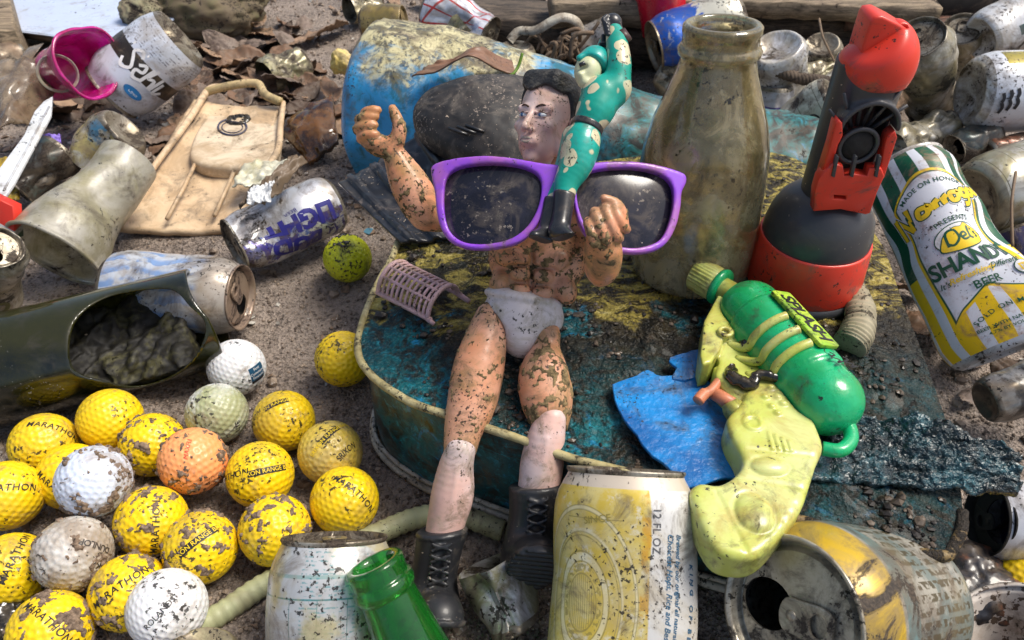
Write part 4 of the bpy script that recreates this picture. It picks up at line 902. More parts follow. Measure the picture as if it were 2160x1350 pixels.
# big yellow beer can, flattened, leaning on the tin front
BW_L = 1.24
script = text2d('Brewed by our original all natural process', .036, .35, .0004)
script2 = text2d('Choicest Hops, Rice and Best Barley Malt', .042, .35, .0004)
T12 = text2d('12 FL OZ.', .052, 0, .0003, 1.05); TK = text2d('KING OF BEERS', .042, .25, .0012, 1.7)
M_bp = plain('blue_print', (.03, .12, .22), film=.1, mud=.1); M_gp = plain('grey_print', (.10, .10, .10)); M_gold = plain('olive_gold_print', (.30, .24, .05))
def down(VF): return rot2(VF, -math.pi/2)
pb = W(1306, 1508, 3.60); ptop = W(1320, 990, 3.78)
can('big flattened yellow beer can leaning on the front of the tin beside the right boot', tuple(pb), tuple(ptop), 300, S_bud, 0, Crush([(-35, .5, .35, .03), (30, .1, .3, .04)], .008, seed=30, flat=(0, .55, .80)), 'closed',
    [(down(T12), M_gp, 25, .765), (down(script2), M_bp, 37, .46), (down(script), M_bp, 45, .50), (down(TK), M_bp, 62, .44), (rot2(text2d('SINCE', .05, .1), .2), M_gold, -22, .80)], world=True, Rfix=.325, lidm=M_alu_dirty)
# lemon shandy can: tall, squashed flat towards its base
YEL, GRN, WHT = (.86, .56, .004), (.002, .085, .035), (.70, .72, .77)
NB_, NT_ = G(2132, 742, .42), G(1908, 350, 1.02)
NR = .345; NL = (NT_-NB_).length
def nar(b):
    u, v = b.uv(); x = b.math('MULTIPLY', b.math('SUBTRACT', u, .5), 2*math.pi*NR); y = b.math('MULTIPLY', v, NL)
    st = b.math('FRACT', b.math('ADD', b.math('MULTIPLY', x, 5.2), .15)); low = b.step(y, NL*.43, NL*.43-.004)
    c = b.mix(b.step(st, .60, .63), b.mix(low, GRN, YEL), WHT)
    ax = b.math('ABSOLUTE', b.math('SUBTRACT', x, .10))
    # white panel: arched top, straight sides, swallow-tail foot
    top = b.math('SUBTRACT', NL*.86, b.math('MULTIPLY', b.math('MULTIPLY', ax, ax), 1.9)); half = b.math('ADD', .335, b.math('MULTIPLY', b.math('ABSOLUTE', b.math('SUBTRACT', y, NL*.62)), -.03))
    foot = b.math('SUBTRACT', NL*.27, b.math('MULTIPLY', ax, .55)); foot = b.math('SUBTRACT', foot, b.step(ax, .20, .34, 0, .05))
    def inside(m): 
        return b.math('MULTIPLY', b.math('MULTIPLY', b.step(b.math('SUBTRACT', top, y), m-.004, m+.004), b.step(b.math('SUBTRACT', y, foot), m-.004, m+.004)), b.step(b.math('SUBTRACT', half, ax), m-.004, m+.004))
    c = b.mix(inside(0.0), c, YEL); c = b.mix(inside(.022), c, GRN); c = b.mix(inside(.036), c, WHT)
    return c
S_nar = label('lemon_shandy_can', nar, rough=.40, metal=.1, coat=.05, film=.12, mud=.18, mudscale=5, mudcol=(.12, .06, .035), filmcol=(.45, .33, .24), speck=.5, speckscale=20)
M_gr = plain('green_print', (.004, .075, .035), mud=.05, film=.05, speck=.1); M_ye = plain('yellow_ink', (.86, .58, .01), mud=.1, film=.1, speck=.2)
def arc(VF, rad):
    V = np.array(VF[0]); a = V[:, 0]/rad; r = rad+V[:, 1]; return np.c_[r*np.sin(a), r*np.cos(a)-rad, V[:, 2]], VF[1]
NAR = [[(-.47, -.13), (-.43, .09)], [(-.43, .09), (-.33, -.11)], [(-.33, -.11), (-.28, .10)], [(-.13, .01), (-.20, .02), (-.22, -.05), (-.15, -.05), (-.12, .02), (-.11, -.05)], [(-.07, .02), (-.07, -.05), (-.06, .0), (-.02, .02)], [(.01, .02), (.01, -.05), (.02, .0), (.06, .02)],
       [(.15, .01), (.09, .02), (.08, -.05), (.14, -.05), (.16, .02), (.17, -.05)], [(.27, .01), (.21, .02), (.20, -.04), (.26, -.05), (.28, .02), (.27, -.11), (.20, -.12)], [(.39, .01), (.33, .02), (.32, -.05), (.38, -.05), (.40, .02), (.41, -.05)], [(.46, .01), (.44, -.04), (.50, -.04), (.51, .02), (.46, .02)]]
def tilt(VF, dx=0, dy=0, a=.0, s=1.0): V = np.array(VF[0])*s; return rot2((V, VF[1]), a, dx, dy)
lem = sp2([(-.17, -.06), (-.15, .0), (-.11, .055), (-.03, .09), (.02, .085), (.06, .11), (.10, .08), (.15, .05), (.175, .0), (.15, -.06), (.10, -.085), (.0, -.10), (-.10, -.09)], 4)
def flatpoly(p):
    p = np.array(p); c = p.mean(0); n = len(p); V = [(c[0], c[1], 0)]; F = []
    for r in range(1, 9): V += [(*(c+(q-c)*r/8), 0) for q in p]
    F = [(0, 1+i, 1+(i+1) % n) for i in range(n)]
    for r in range(7): F += [(1+r*n+i, 1+(r+1)*n+i, 1+(r+1)*n+(i+1) % n, 1+r*n+(i+1) % n) for i in range(n)]
    return np.array(V), F
sub = lambda VF: VF
D_ = [[(-.115, -.055), (-.10, .05), (-.04, .06), (-.03, -.01), (-.08, -.055), (-.115, -.03)], [(-.01, -.015), (.03, .0), (.02, .025), (-.01, .01), (.0, -.035), (.04, -.03)], [(.05, -.035), (.075, .065), (.06, .03), (.065, -.035), (.085, -.03)], [(.10, .05), (.095, .03)], [(.14, .012), (.115, .01), (.135, -.02), (.11, -.035)]]
Z = lambda y: y/NL
L_ = []
def add_l(VF, m, x, y, k=0): L_.append(((np.array(VF[0])+np.array((x, 0, 0)), VF[1]), m, 0, Z(y)))
add_l(arc(text2d('MADE ON HONOR', .055, 0, .0008, 1.1), .42), M_gr, .10, NL*.795)
add_l(tilt(strokes2d(NAR, .080), 0, 0, .12, .84), M_whiteprint, .115, NL*.695); add_l(tilt(strokes2d(NAR, .064), 0, 0, .12, .84), M_gr, .115, NL*.695); add_l(tilt(strokes2d(NAR, .042), 0, 0, .12, .84), M_ye, .115, NL*.695)
add_l(arc(text2d('PRESENTS', .055, 0, .0008, 1.15), .55), M_gr, .12, NL*.600)
add_l(blob2d(0, 0, .19, .115, 40, 5), M_gr, .12, NL*.515); add_l(blob2d(0, 0, .182, .107, 40, 5), M_whiteprint, .12, NL*.515)
add_l(flatpoly(lem*1.03), M_gr, .12, NL*.51); add_l(flatpoly(lem*.97), M_ye, .12, NL*.51); add_l(strokes2d(D_, .018), M_gr, .12, NL*.515)
add_l((np.array(text2d('SHANDY', .155, 0, .004, .95)[0])*np.array((.98, 1.15, 1)), text2d('SHANDY', .155, 0, .004, .95)[1]), M_gr, .11, NL*.405)
add_l(text2d("It's", .062, .3, .0006), M_gr, -.13, NL*.338); add_l(text2d('Refreshingly', .062, .3, .0012), M_ye, .05, NL*.342); add_l(text2d('Different', .062, .3, .0008), M_gr, .28, NL*.345)
add_l(text2d('BEER', .085, 0, .0015, 1.05), M_gr, .11, NL*.290)
add_l(arc(text2d('SOLD ON MERIT', .050, 0, .0006, 1.2), .38), M_gr, .12, NL*.170)
add_l(text2d('BEER WITH NATURAL LEMON', .036, 0, .0005), M_gr, .15, NL*.105); add_l(text2d('4.7% BY VOL. ONE PINT', .034, 0, .0005), M_gr, .14, NL*.080)
add_l(blob2d(0, 0, .062, .062, 30, 3), M_gr, .385, NL*.30); add_l(blob2d(0, 0, .056, .056, 30, 3), M_whiteprint, .385, NL*.30); add_l(grid2(.06, .06, 5, 5), M_ye, .385, NL*.30); add_l(text2d('N', .05, 0, .001), M_whiteprint, .385, NL*.30)
L2 = []
for i, (VF, m, a, zf) in enumerate(L_): L2.append((VF, m, a, zf))
rt = can('tall white, green and yellow striped lemon shandy can, squashed flat at its base', tuple(NB_), tuple(NT_), 260, S_nar, -4, Crush([(65, .52, .26, .13), (38, .30, .14, .05), (-48, .62, .16, .05), (5, .22, .18, .04), (-20, .88, .14, .04), (80, .8, .2, .06)], .014, 2.2, seed=31, flat=(0, .34, .95)), 'closed', L2, world=True, Rfix=NR, lidm=label('white_rim', (.62, .60, .56), metal=.2), basem=label('shandy_base', (.55, .56, .58), metal=.3))
# lift successive print layers clear of each other
for k, ch in enumerate([c for c in rt.children if c.name.startswith('lettering')]):
    me = ch.data; co = np.zeros(len(me.vertices)*3); me.vertices.foreach_get('co', co); co = co.reshape(-1, 3)
    nrm = co*np.array((1, 1, 0)); nrm /= np.linalg.norm(nrm, axis=1)[:, None]+1e-9; nrm[:, 0] = np.maximum(nrm[:, 0], .5); co += nrm*.0005*k; me.vertices.foreach_set('co', co.ravel()); me.update()
# ---------------------------------------------------------------- torch (flashlight) standing on the tin
def PV(px, py, y):
    r = ray(px, py); t = y/r.y; p = CAM+r*t; return p
def vplate(pts, y, t0, t1, bev=.006, holes=(), n=0):
    """plate in the upright plane at distance y, traced in the picture, from t0 to t1 towards the viewer"""
    pl = [(PV(a, b, y).x, PV(a, b, y).z) for a, b in pts]; hs = [[(PV(a, b, y).x, PV(a, b, y).z) for a, b in h] for h in holes]
    if n: pl = sp2(pl, n)
    V, F = prism(pl, t0, t1, bev, hs); V = np.array(V); return np.c_[V[:, 0], y-V[:, 2], V[:, 1]], [f[::-1] for f in F]
M_red = grimy('red_plastic', (.74, .045, .022), .36, mud=.14, mudcol=(.05, .025, .02), mudscale=5, film=.15, filmcol=(.45, .06, .04), speck=.55, speckscale=18, sand=.15, bump=.3, coat=.2, fine=46)
M_grey = grimy('dark_grey_plastic', (.045, .046, .052), .40, mud=.10, mudcol=(.025, .022, .02), film=.2, filmcol=(.09, .085, .08), speck=.3, speckcol=(.16, .14, .12), speckscale=24, sand=.35, bump=.3, coat=.25, fine=46)
M_soil = grimy('black_soil', (.018, .016, .015), .8, mud=.3, mudcol=(.01, .009, .009), film=0, speck=.2, sand=.2, bump=1.0, fine=40)
tb = G(1684, 603, .925); TX, TY = tb.x, tb.y
torch = thing('torch', 'red and dark grey plastic torch standing upright on its round base, its battery case open', 'torch', tb)
def lz(prof, n=72): V, F, uv = lathe([(r*.93, z) for r, z in prof], n); return V+np.array((TX, TY, tb.z)), F
obj('base_ring', lz([(0, 0), (.39, 0), (.425, .02), (.43, .06), (.415, .095), (.39, .10)]), M_grey, torch)
obj('collar', lz([(.385, .085), (.412, .09), (.415, .11), (.398, .30), (.384, .43), (.376, .445), (.365, .44)]), M_red, torch)
obj('bulb_housing', lz([(.362, .42), (.368, .45), (.366, .50), (.345, .60), (.30, .69), (.245, .745), (.20, .77), (.17, .78)]), M_grey, torch)
AX = np.array((TX, TY, tb.z))
def neck_fn(P):
    q = P-A3(AX); h = (q[:, 2]-.6)/1.0; r = np.hypot(q[:, 0], q[:, 1]); R_ = .174+.020*np.clip(h, 0, 1)
    d = np.maximum(r-R_, np.abs(q[:, 2]-1.14)-.47)
    cav = np.maximum(np.hypot(q[:, 0], np.maximum(q[:, 2]-1.29, 0))-.148, -(q[:, 2]-.76)); cav = np.maximum(cav, q[:, 1]-.08)
    rim = np.abs(np.hypot(q[:, 0], q[:, 2]-1.29)-.160)-.016; rim = np.maximum(np.maximum(rim, -(q[:, 2]-1.29)), np.abs(q[:, 1]+.165)-.05)
    return np.maximum(smin(d, rim, .02), -cav)
obj('battery_case', surf(neck_fn, AX+(-.26, -.26, .62), AX+(.26, .26, 1.66), .011), M_grey, torch)
yf = TY-.185
def arm(s): return vplate(s, yf, -.05, .035, .008)
obj('bracket', vplate([(1713, 440), (1716, 400), (1724, 372), (1752, 340), (1775, 345), (1778, 366), (1800, 362), (1826, 366), (1830, 350), (1856, 350), (1862, 366), (1846, 402), (1832, 444), (1822, 447), (1770, 436)], yf-.03, -.05, .03, .008, [[(1756, 406), (1782, 408), (1782, 416), (1756, 414)]]), M_red, torch)
obj('bracket_arm', arm([(1752, 345), (1740, 372), (1720, 390), (1748, 300), (1758, 258), (1764, 246), (1773, 254), (1774, 280), (1764, 300)]), M_red, torch)
obj('bracket_arm', arm([(1840, 402), (1852, 350), (1862, 300), (1868, 282), (1884, 270), (1888, 284), (1876, 322), (1862, 366)]), M_red, torch)
ctr = PV(1810, 308, yf-.01)
ringp = [ctr+Vector((.105*math.cos(a), 0, .105*math.sin(a))) for a in np.linspace(0, 2*math.pi, 40)[:-1]]
obj('battery_ring', tube(ringp, .014, 10, closed=True), M_grey, torch)
V, F = ico(4, 1); V = np.array([v*(1+.05*noise.noise(Vector(v*6))) for v in V])*np.array((.10, .05, .10))+np.array(ctr+Vector((0, .03, 0))); obj('soil', (V, F), M_soil, torch)
for a, l in ((66, .27), (84, .27), (100, .27), (118, .27), (48, .24), (136, .22)):
    d = Vector((math.cos(math.radians(a)), 0, math.sin(math.radians(a)))); obj('rib', tube([ctr+d*.10+Vector((0, .06, 0)), ctr+d*(.11+l)*.9+Vector((0, .03, 0))], [.013, .009], 6), M_grey, torch)
for px in (1758, 1797, 1848):
    obj('slot', vplate([(px-4, 372), (px+6, 330), (px+12, 331), (px+3, 375)], yf-.07, -.03, .0, .002), M_grey, torch)
cc_ = np.array((TX-.006, TY, tb.z+1.60))
def cap_fn(P):
    d = d_ell(P, cc_+(.022, -.01, .0), (.205, .205, .245)); d = np.maximum(d, -(P[:, 2]-cc_[2]+.095))
    n_ = np.array((-.62, .05, .78)); n_ /= np.linalg.norm(n_); d = smax(d, (P-A3(cc_+(.0, 0, .115)))@A3(n_)-.05*np.cos((P[:, 1]-cc_[1])*9), .025)
    hol = d_box(P, cc_+(.075, -.06, .20), (.022, .018, .05)); return np.maximum(d, -hol)
obj('cap', surf(cap_fn, cc_-.3, cc_+.34, .010), M_red, torch)
obj('lever', vplate([(1797, 120), (1808, 80), (1822, 34), (1830, 22), (1848, 20), (1880, 36), (1912, 56), (1912, 74), (1890, 84), (1850, 106), (1830, 122), (1808, 136)], TY+.02, -.09, .10, .014), M_red, torch)
# ---------------------------------------------------------------- milk bottle
M_glass = grimy('filmy_bottle_glass', lambda b: b.mix(b.step(b.noise(3, 7, .65, .8, vec=b.scaled(b.coord(), (1, 1, .5))), .35, .66), (.50, .42, .22), (.80, .72, .48)), .08, mud=.14, mudcol=(.03, .025, .018), mudscale=3.6, film=.40, filmcol=(.25, .21, .125), filmscale=4.5, speck=.45, speckscale=12, bump=.3, trans=.85, coat=.5, wob=.12, wobscale=5, fine=36)
bb_ = G(1452, 568, .93); bt_ = W(1526, 48, 4.30); za = (bt_-bb_).normalized(); xa = (CAM-bb_); xa = (xa-za*xa.dot(za)).normalized()
bottle = thing('milk_bottle', 'tall filmy clear glass bottle with a wide ringed mouth, standing behind the sunglasses', 'bottle', M=frame(bb_, xa, za.cross(xa), za))
bh = (bt_-bb_).length; k = bh/1.80
outer = [(0, .03), (.30, .015), (.375, 0), (.405, .03), (.415, .10), (.417, .45), (.412, .80), (.395, 1.0), (.355, 1.17), (.295, 1.34), (.245, 1.49), (.222, 1.58), (.222, 1.60), (.243, 1.612), (.248, 1.64), (.238, 1.66), (.226, 1.675), (.224, 1.72), (.232, 1.75), (.230, 1.785), (.215, 1.80)]
inner = [(.19, 1.80), (.175, 1.78), (.172, 1.60), (.20, 1.48), (.25, 1.33), (.315, 1.16), (.36, 1.0), (.378, .8), (.383, .4), (.38, .12), (.34, .06), (0, .05)]
def dense(p, n=4):
    o = []
    for a, c in zip(p[:-1], p[1:]): o += [(a[0]+(c[0]-a[0])*i/n, a[1]+(c[1]-a[1])*i/n) for i in range(n)]
    return o+[p[-1]]
V, F, uv = lathe([(r, z*k) for r, z in dense(outer+inner, 3)], 80); obj('glass', (V, F), M_glass, bottle, local=True)
V, F, uv = lathe([(0, .07), (.30, .075), (.36, .11), (.372, .30), (.372, .55), (.34, .57), (0, .565)], 48); 
# ---------------------------------------------------------------- broken green bottle
M_gg = grimy('dark_green_glass', lambda b: b.mix(b.step(b.noise(1.6, 5, .6), .4, .62), (.006, .010, .004), (.045, .045, .004)), .10, mud=.16, mudcol=(.035, .03, .02), mudscale=2.5, film=.10, filmcol=(.08, .08, .06), speck=.3, speckcol=(.35, .34, .33), speckscale=20, bump=.25, trans=.55, coat=.6, sand=.15)
A_, B_ = G(-130, 812, .40), G(470, 662, .46); ga = (B_-A_).normalized(); gL = (B_-A_).length; toc = CAM-B_; toc = (toc-ga*toc.dot(ga)).normalized(); gu = ga.cross(toc); gR = .395
gb = thing('broken_bottle', 'dark green broken glass bottle lying on its side, full of black mud', 'bottle', A_-Vector((0, 0, .4)))
def axial(px, py):
    """distance along the bottle axis of the point of the axis that shows nearest to this pixel"""
    best = min(np.linspace(0, 1.2, 240), key=lambda t: ((lambda p: ((p-CAM).dot(RIGHT)/(p-CAM).dot(-BACK)*FPX+CX-px)**2)(A_+ga*(t*gL)))); return best*gL
aL, aR = axial(178, 0), axial(440, 0)
Lp = A_+ga*aL+toc*gR; Rp = A_+ga*(aR*1.10)-toc*gR*.8; nn_ = (Rp-Lp).cross(gu).normalized(); nn_ = nn_ if nn_.dot(toc) > 0 else -nn_
def loc_(P):
    q = P-A3(A_); return q@A3(ga), q@A3(toc), q@A3(gu)
def gb_fn(P):
    a, c, u = loc_(P); r = np.hypot(c, u); w = .012*np.sin(u*17+a*9)
    d = np.maximum(np.abs(r-(gR-.018))-.018, -(a+.2)); ac = (aL+aR)/2; ra = (aR-aL)/2; e = (np.sqrt(((a-ac)/ra)**2+((u-.02)/(gR*.86))**2+1e-6)-1)*gR*.8+w; hole = np.maximum(e, -(c+.05)); d = smax(d, -hole, .02); return smax(d, a-aR-.05-.02*np.sin(u*9)+.25*np.maximum(-u, 0), .015)
pts = np.array([A_, A_+ga*(gL*1.05)]); lo = pts.min(0)-.45; hi = pts.max(0)+.45
obj('glass', surf(gb_fn, lo, hi, .0125), M_gg, gb)
def gm_fn(P):
    a, c, u = loc_(P); r = np.hypot(c, u); w = .02*np.sin(a*7+2*np.sin(u*9+c*5))+.02*np.sin(u*17+3*np.sin(a*13+c*11))+.012*np.sin(a*37+u*29+4*np.sin(c*19))
    d = np.maximum(r-(gR-.045), np.abs(a-aL+.05)-.75); return np.maximum(d, (P-A3(A_+ga*aL))@A3((Vector((0, 0, 1))*.8+toc*.5).normalized())+.03+w)
V, F = surf(gm_fn, lo, hi, .016); N_ = normals(V, F); V = np.array([p+n_*(.035*fbm(p, 5, 4, 3)) for p, n_ in zip(V, N_)]); obj('mud', (V, F), grimy('bottle_mud', (.012, .011, .009), .6, mud=.25, mudcol=(.035, .032, .008), film=.2, filmcol=(.06, .055, .02), speck=.3, sand=.25, bump=1.0, fine=26), gb)
# ---------------------------------------------------------------- green bottle neck at the bottom edge
M_green = grimy('bright_green_glass', (.05, .50, .07), .05, mud=.10, mudcol=(.03, .03, .02), film=.10, filmcol=(.08, .16, .05), speck=.2, speckcol=(.4, .5, .4), speckscale=16, bump=.15, trans=.9, coat=.4)
g1, g2 = W(902, 1440, 3.62), W(787, 1186, 3.58); gz = (g2-g1).normalized(); gx = CAM-g1; gx = (gx-gz*gx.dot(gz)).normalized()
gn = thing('green_bottle', 'bright green glass bottle neck poking up from the bottom edge beside the left boot', 'bottle', M=frame(g1, gx, gz.cross(gx), gz))
h = (g2-g1).length
V, F, uv = lathe(dense([(.24, -.5), (.235, -.2), (.20, 0), (.168, h*.3), (.150, h*.55), (.140, h*.70), (.136, h-.165), (.150, h-.155), (.157, h-.13), (.152, h-.10), (.142, h-.09), (.143, h-.05), (.146, h-.015), (.136, h), (.112, h), (.10, h-.02), (.10, h*.6), (.15, 0), (.2, -.5)], 3), 64); obj('glass', (V, F), M_green, gn, local=True)
brn = grimy('brown_glass', (.09, .02, .012), .12, mud=.15, film=.1, speck=.3, coat=.6)
g1 = W(700, 1372, 3.6); V, F, uv = lathe([(.0, .05), (.07, .045), (.085, .02), (.09, -.05), (.10, -.2), (.12, -.4)], 40); tag(obj('brown_bottle', (np.array(V)+np.array(g1), F), brn), 'dark red brown glass bottle tip at the bottom edge below the grey white can', 'bottle')
# ---------------------------------------------------------------- purple sunglasses
GD = 4.02; gs = GD/FPX; GO = W(1180, 430, GD)
GM = frame(GO, RIGHT*1.0, (UP*.985-BACK*.10).normalized(), (BACK*.985+UP*.10).normalized())
def pp(pts, n=5): return sp2([((a-1180)*gs, -(b-430)*gs) for a, b in pts], n)
fr_o = pp([(905, 352), (907, 338), (925, 330), (965, 325), (1020, 324), (1070, 330), (1115, 339), (1160, 347), (1200, 348), (1240, 344), (1290, 339), (1350, 337), (1405, 343), (1448, 353), (1457, 362), (1456, 376), (1446, 396), (1442, 430), (1430, 474), (1408, 510), (1376, 529), (1330, 536), (1282, 528), (1240, 505), (1218, 470), (1208, 425), (1196, 400), (1178, 394), (1166, 404), (1152, 440), (1130, 482), (1098, 512), (1055, 524), (1005, 526), (962, 514), (934, 488), (920, 448), (914, 400)])
le_l = pp([(934, 400), (940, 366), (962, 348), (1010, 341), (1062, 344), (1108, 354), (1136, 372), (1142, 402), (1132, 446), (1108, 484), (1072, 507), (1020, 515), (976, 508), (948, 484), (936, 446)])
le_r = pp([(1216, 408), (1224, 378), (1248, 362), (1300, 353), (1352, 352), (1398, 361), (1422, 382), (1426, 418), (1414, 468), (1392, 505), (1350, 522), (1308, 522), (1268, 510), (1238, 484), (1222, 448)])
gl = thing('sunglasses', 'purple framed sunglasses with muddy black lenses, propped across the chest of the doll', 'sunglasses', M=GM)
def curve_z(P): return -.22*(P[:, 0])**2
def fr_fn(P):
    q = P.copy(); q[:, 2] -= curve_z(P); Q = q[:, :2]
    d2 = np.maximum(d_poly2(Q, fr_o), -np.minimum(d_poly2(Q, le_l), d_poly2(Q, le_r)))+.012
    w = np.abs(q[:, 2])-.034+.012; return np.minimum(np.maximum(d2, w), 0)+np.hypot(np.maximum(d2, 0), np.maximum(w, 0))-.012
M_purple = grimy('purple_plastic', lambda b: b.mix(b.step(b.noise(2.5, 4, .6), .45, .62), (.26, .062, .62), (.36, .11, .44)), .35, mud=.16, mudcol=(.07, .04, .035), mudscale=6, film=.22, filmcol=(.26, .11, .18), speck=.3, speckscale=18, sand=.25, bump=.3, coat=.3, fine=50)
obj('frame', surf(fr_fn, (-.78, -.34, -.2), (.78, .34, .12), .0095), M_purple, gl, local=True)
M_lens = grimy('dark_lens', (.010, .010, .016), .14, mud=.30, mudcol=(.035, .028, .022), mudscale=4.5, film=.35, filmcol=(.022, .023, .040), filmscale=3.5, speck=.45, speckcol=(.20, .17, .14), speckscale=18, sand=.4, bump=.4, bdist=.012, coat=.2, fine=40)
for ln in (le_l, le_r):
    ln = np.array(smooth_path([(a, b, 0) for a, b in ln], 2, True))[:, :2]; c = ln.mean(0); V, F = [], []; n = len(ln)
    LT = np.r_[.02, np.linspace(.06, 1.02, 36)]
    for t in LT:
        for p in ln:
            q = c+(p-c)*t; V.append((q[0], q[1], -.02+.022*(1-t*t)-.22*q[0]**2))
    F = [(i*n+j, i*n+(j+1) % n, (i+1)*n+(j+1) % n, (i+1)*n+j)[::-1] for i in range(len(LT)-1) for j in range(n)]; F.append(tuple(range(n))); V = np.array(V)
    V2 = np.vstack([V, V-(0, 0, .015)]); F2 = F+[tuple(i+len(V) for i in f[::-1]) for f in F]
    obj('lens', (V2, F2), M_lens, gl, local=True)
for s in (-1, 1):
    obj('temple', tube(smooth_path([Vector((s*.655, .195, -.15)), Vector((s*.645, .195, -.24)), Vector((s*.45, .17, -.27)), Vector((s*.1, .10, -.25))], 8), [.032]*8+[.03]*17, 8), M_purple, gl, local=True)
# ---------------------------------------------------------------- doll
def J(px, py, d): return np.array(W(px, py, d))
M_skin = grimy('tan_doll_plastic', lambda b: b.mix(b.step(b.noise(1.8, 5, .6), .38, .64), (.64, .26, .12), (.70, .37, .24)), .42, mud=.24, mudcol=(.060, .042, .018), mudscale=5, film=.46, filmcol=(.30, .19, .06), filmscale=3.4, speck=.72, speckscale=24, speckcol=(.035, .025, .016), bump=.35, sss=.12, coat=.12)
M_torso = M_skin
M_pale = grimy('pinkish_doll_plastic', lambda b: b.mix(b.step(b.noise(2, 5, .6), .40, .62), (.66, .42, .36), (.68, .55, .54)), .42, mud=.15, mudcol=(.055, .04, .018), mudscale=5, film=.30, filmcol=(.36, .30, .20), speck=.7, speckscale=26, speckcol=(.05, .035, .02), bump=.3, sss=.12, coat=.1)
M_face = grimy('doll_face_plastic', lambda b: b.mix(b.step(b.noise(2.4, 4, .6), .40, .62), (.68, .44, .37), (.74, .57, .52)), .42, mud=.15, mudcol=(.09, .05, .022), mudscale=7, film=.24, filmcol=(.34, .20, .10), filmscale=5, speck=.75, speckscale=34, speckcol=(.06, .035, .02), bump=.3, bdist=.01, sss=.12, coat=.1)
M_hair = grimy('moulded_black_hair', (.022, .022, .022), .45, mud=.2, mudcol=(.05, .045, .035), mudscale=8, film=.3, filmcol=(.055, .05, .045), speck=.3, speckcol=(.3, .26, .2), speckscale=40, sand=.3, bump=.6, wob=.25, wobscale=40)
M_boot = grimy('black_boot_rubber', (.018, .019, .022), .42, mud=.14, mudcol=(.045, .038, .030), mudscale=5, film=.1, filmcol=(.035, .034, .034), speck=.3, speckcol=(.22, .19, .15), speckscale=24, sand=.3, bump=.5, coat=.15)
M_brief = grimy('white_doll_briefs', (.66, .60, .60), .45, mud=.14, mudcol=(.06, .045, .02), mudscale=5, film=.42, filmcol=(.34, .28, .15), filmscale=3.2, speck=.75, speckscale=22, bump=.3, coat=.1)
S0 = 4.45/FPX
doll = thing('doll', 'jointed male doll in white briefs and black boots, leaning back on the tin', 'doll', W(1100, 700, 4.5))
def cones(P, chain, k=.03, d0=None):
    d = d0; ch = [np.array((*J(*c[:3]), c[3]*c[2]/FPX)) for c in chain]
    if len(ch) > 2:
        o = []
        for i in range(len(ch)-1):
            p0, p1, p2, p3 = ch[max(i-1, 0)], ch[i], ch[i+1], ch[min(i+2, len(ch)-1)]
            for t in (0, .25, .5, .75): o.append(.5*((2*p1)+(p2-p0)*t+(2*p0-5*p1+4*p2-p3)*t*t+(3*p1-p0-3*p2+p3)*t**3))
        ch = o+[ch[-1]]
    for a, c in zip(ch[:-1], ch[1:]):
        e = d_cone(P, a[:3], c[:3], a[3], c[3]); d = e if d is None else np.minimum(d, e)
    return d
RC = np.array((tuple(RIGHT), tuple(UP), tuple(BACK))).T
def el(P, px, py, d, rx, ry, rz, rot=0):
    R = RC @ np.array(Matrix.Rotation(math.radians(rot), 3, 'Z')); s = d/FPX; return d_ell(P, J(px, py, d), (rx*s, ry*s, rz*s), R)
def torso_fn(P):
    d = el(P, 1148, 450, 4.55, 128, 96, 62, 8)
    d = smin(d, el(P, 1134, 545, 4.53, 104, 88, 54, -6), .06)
    d = smin(d, el(P, 1112, 610, 4.52, 72, 46, 48, -8), .05)
    d = smin(d, el(P, 1095, 425, 4.42, 58, 48, 28, 0), .05); d = smin(d, el(P, 1200, 432, 4.42, 58, 48, 28, 0), .05)
    # lower ribs, abdominal blocks and oblique flares
    for (x, y, rx, ry) in ((1078, 540, 34, 24), (1172, 548, 34, 24), (1100, 578, 24, 20), (1145, 584, 24, 20), (1098, 612, 24, 16), (1142, 618, 24, 16), (1102, 546, 22, 18), (1146, 552, 22, 18)):
        d = smin(d, el(P, x, y, 4.393, rx, ry, 19, 5), .010)
    d = smin(d, el(P, 1056, 598, 4.47, 24, 30, 34, -14), .03); d = smin(d, el(P, 1192, 612, 4.47, 24, 32, 34, 22), .03)
    d = smax(d, -cones(P, [(1122, 520, 4.375, 6), (1120, 628, 4.405, 6)]), .02)
    for (x, y, rot) in ((1122, 563, 0), (1121, 598, 0)): d = smax(d, -cones(P, [(x-44, y-3, 4.375, 5), (x+46, y+4, 4.375, 5)]), .016)
    d = smin(d, el(P, 1122, 604, 4.37, 1, 1, 1), .001)
    d = smin(d, cones(P, [(1163, 390, 4.56, 40), (1160, 335, 4.52, 36)]), .05)
    # upper arms
    d = smin(d, cones(P, [(1020, 425, 4.56, 46), (940, 452, 4.56, 36), (905, 458, 4.54, 30)]), .04)
    d = smin(d, cones(P, [(1262, 425, 4.52, 46), (1272, 500, 4.30, 38), (1268, 572, 4.08, 28)]), .03)
    return d
arm_l = [(896, 452, 4.52, 34), (884, 425, 4.50, 41), (862, 385, 4.48, 40), (838, 338, 4.45, 27)]
def arm_l_fn(P): return smax(cones(P, arm_l, .03), -((P-A3(J(829, 318, 4.44)))@A3((J(862, 385, 4.48)-J(829, 318, 4.44))/np.linalg.norm(J(862, 385, 4.48)-J(829, 318, 4.44)))), .01)
def hand_l_fn(P):
    d = cones(P, [(836, 330, 4.44, 17), (824, 316, 4.43, 22), (795, 304, 4.43, 23), (775, 290, 4.45, 19)], .02)
    d = smin(d, cones(P, [(782, 296, 4.46, 16), (768, 268, 4.48, 13), (775, 246, 4.50, 11)], .02), .02)
    d = smin(d, cones(P, [(824, 312, 4.42, 20), (838, 292, 4.40, 17), (842, 268, 4.38, 14), (836, 246, 4.38, 11.5), (828, 229, 4.39, 9)], .015), .025)
    return d
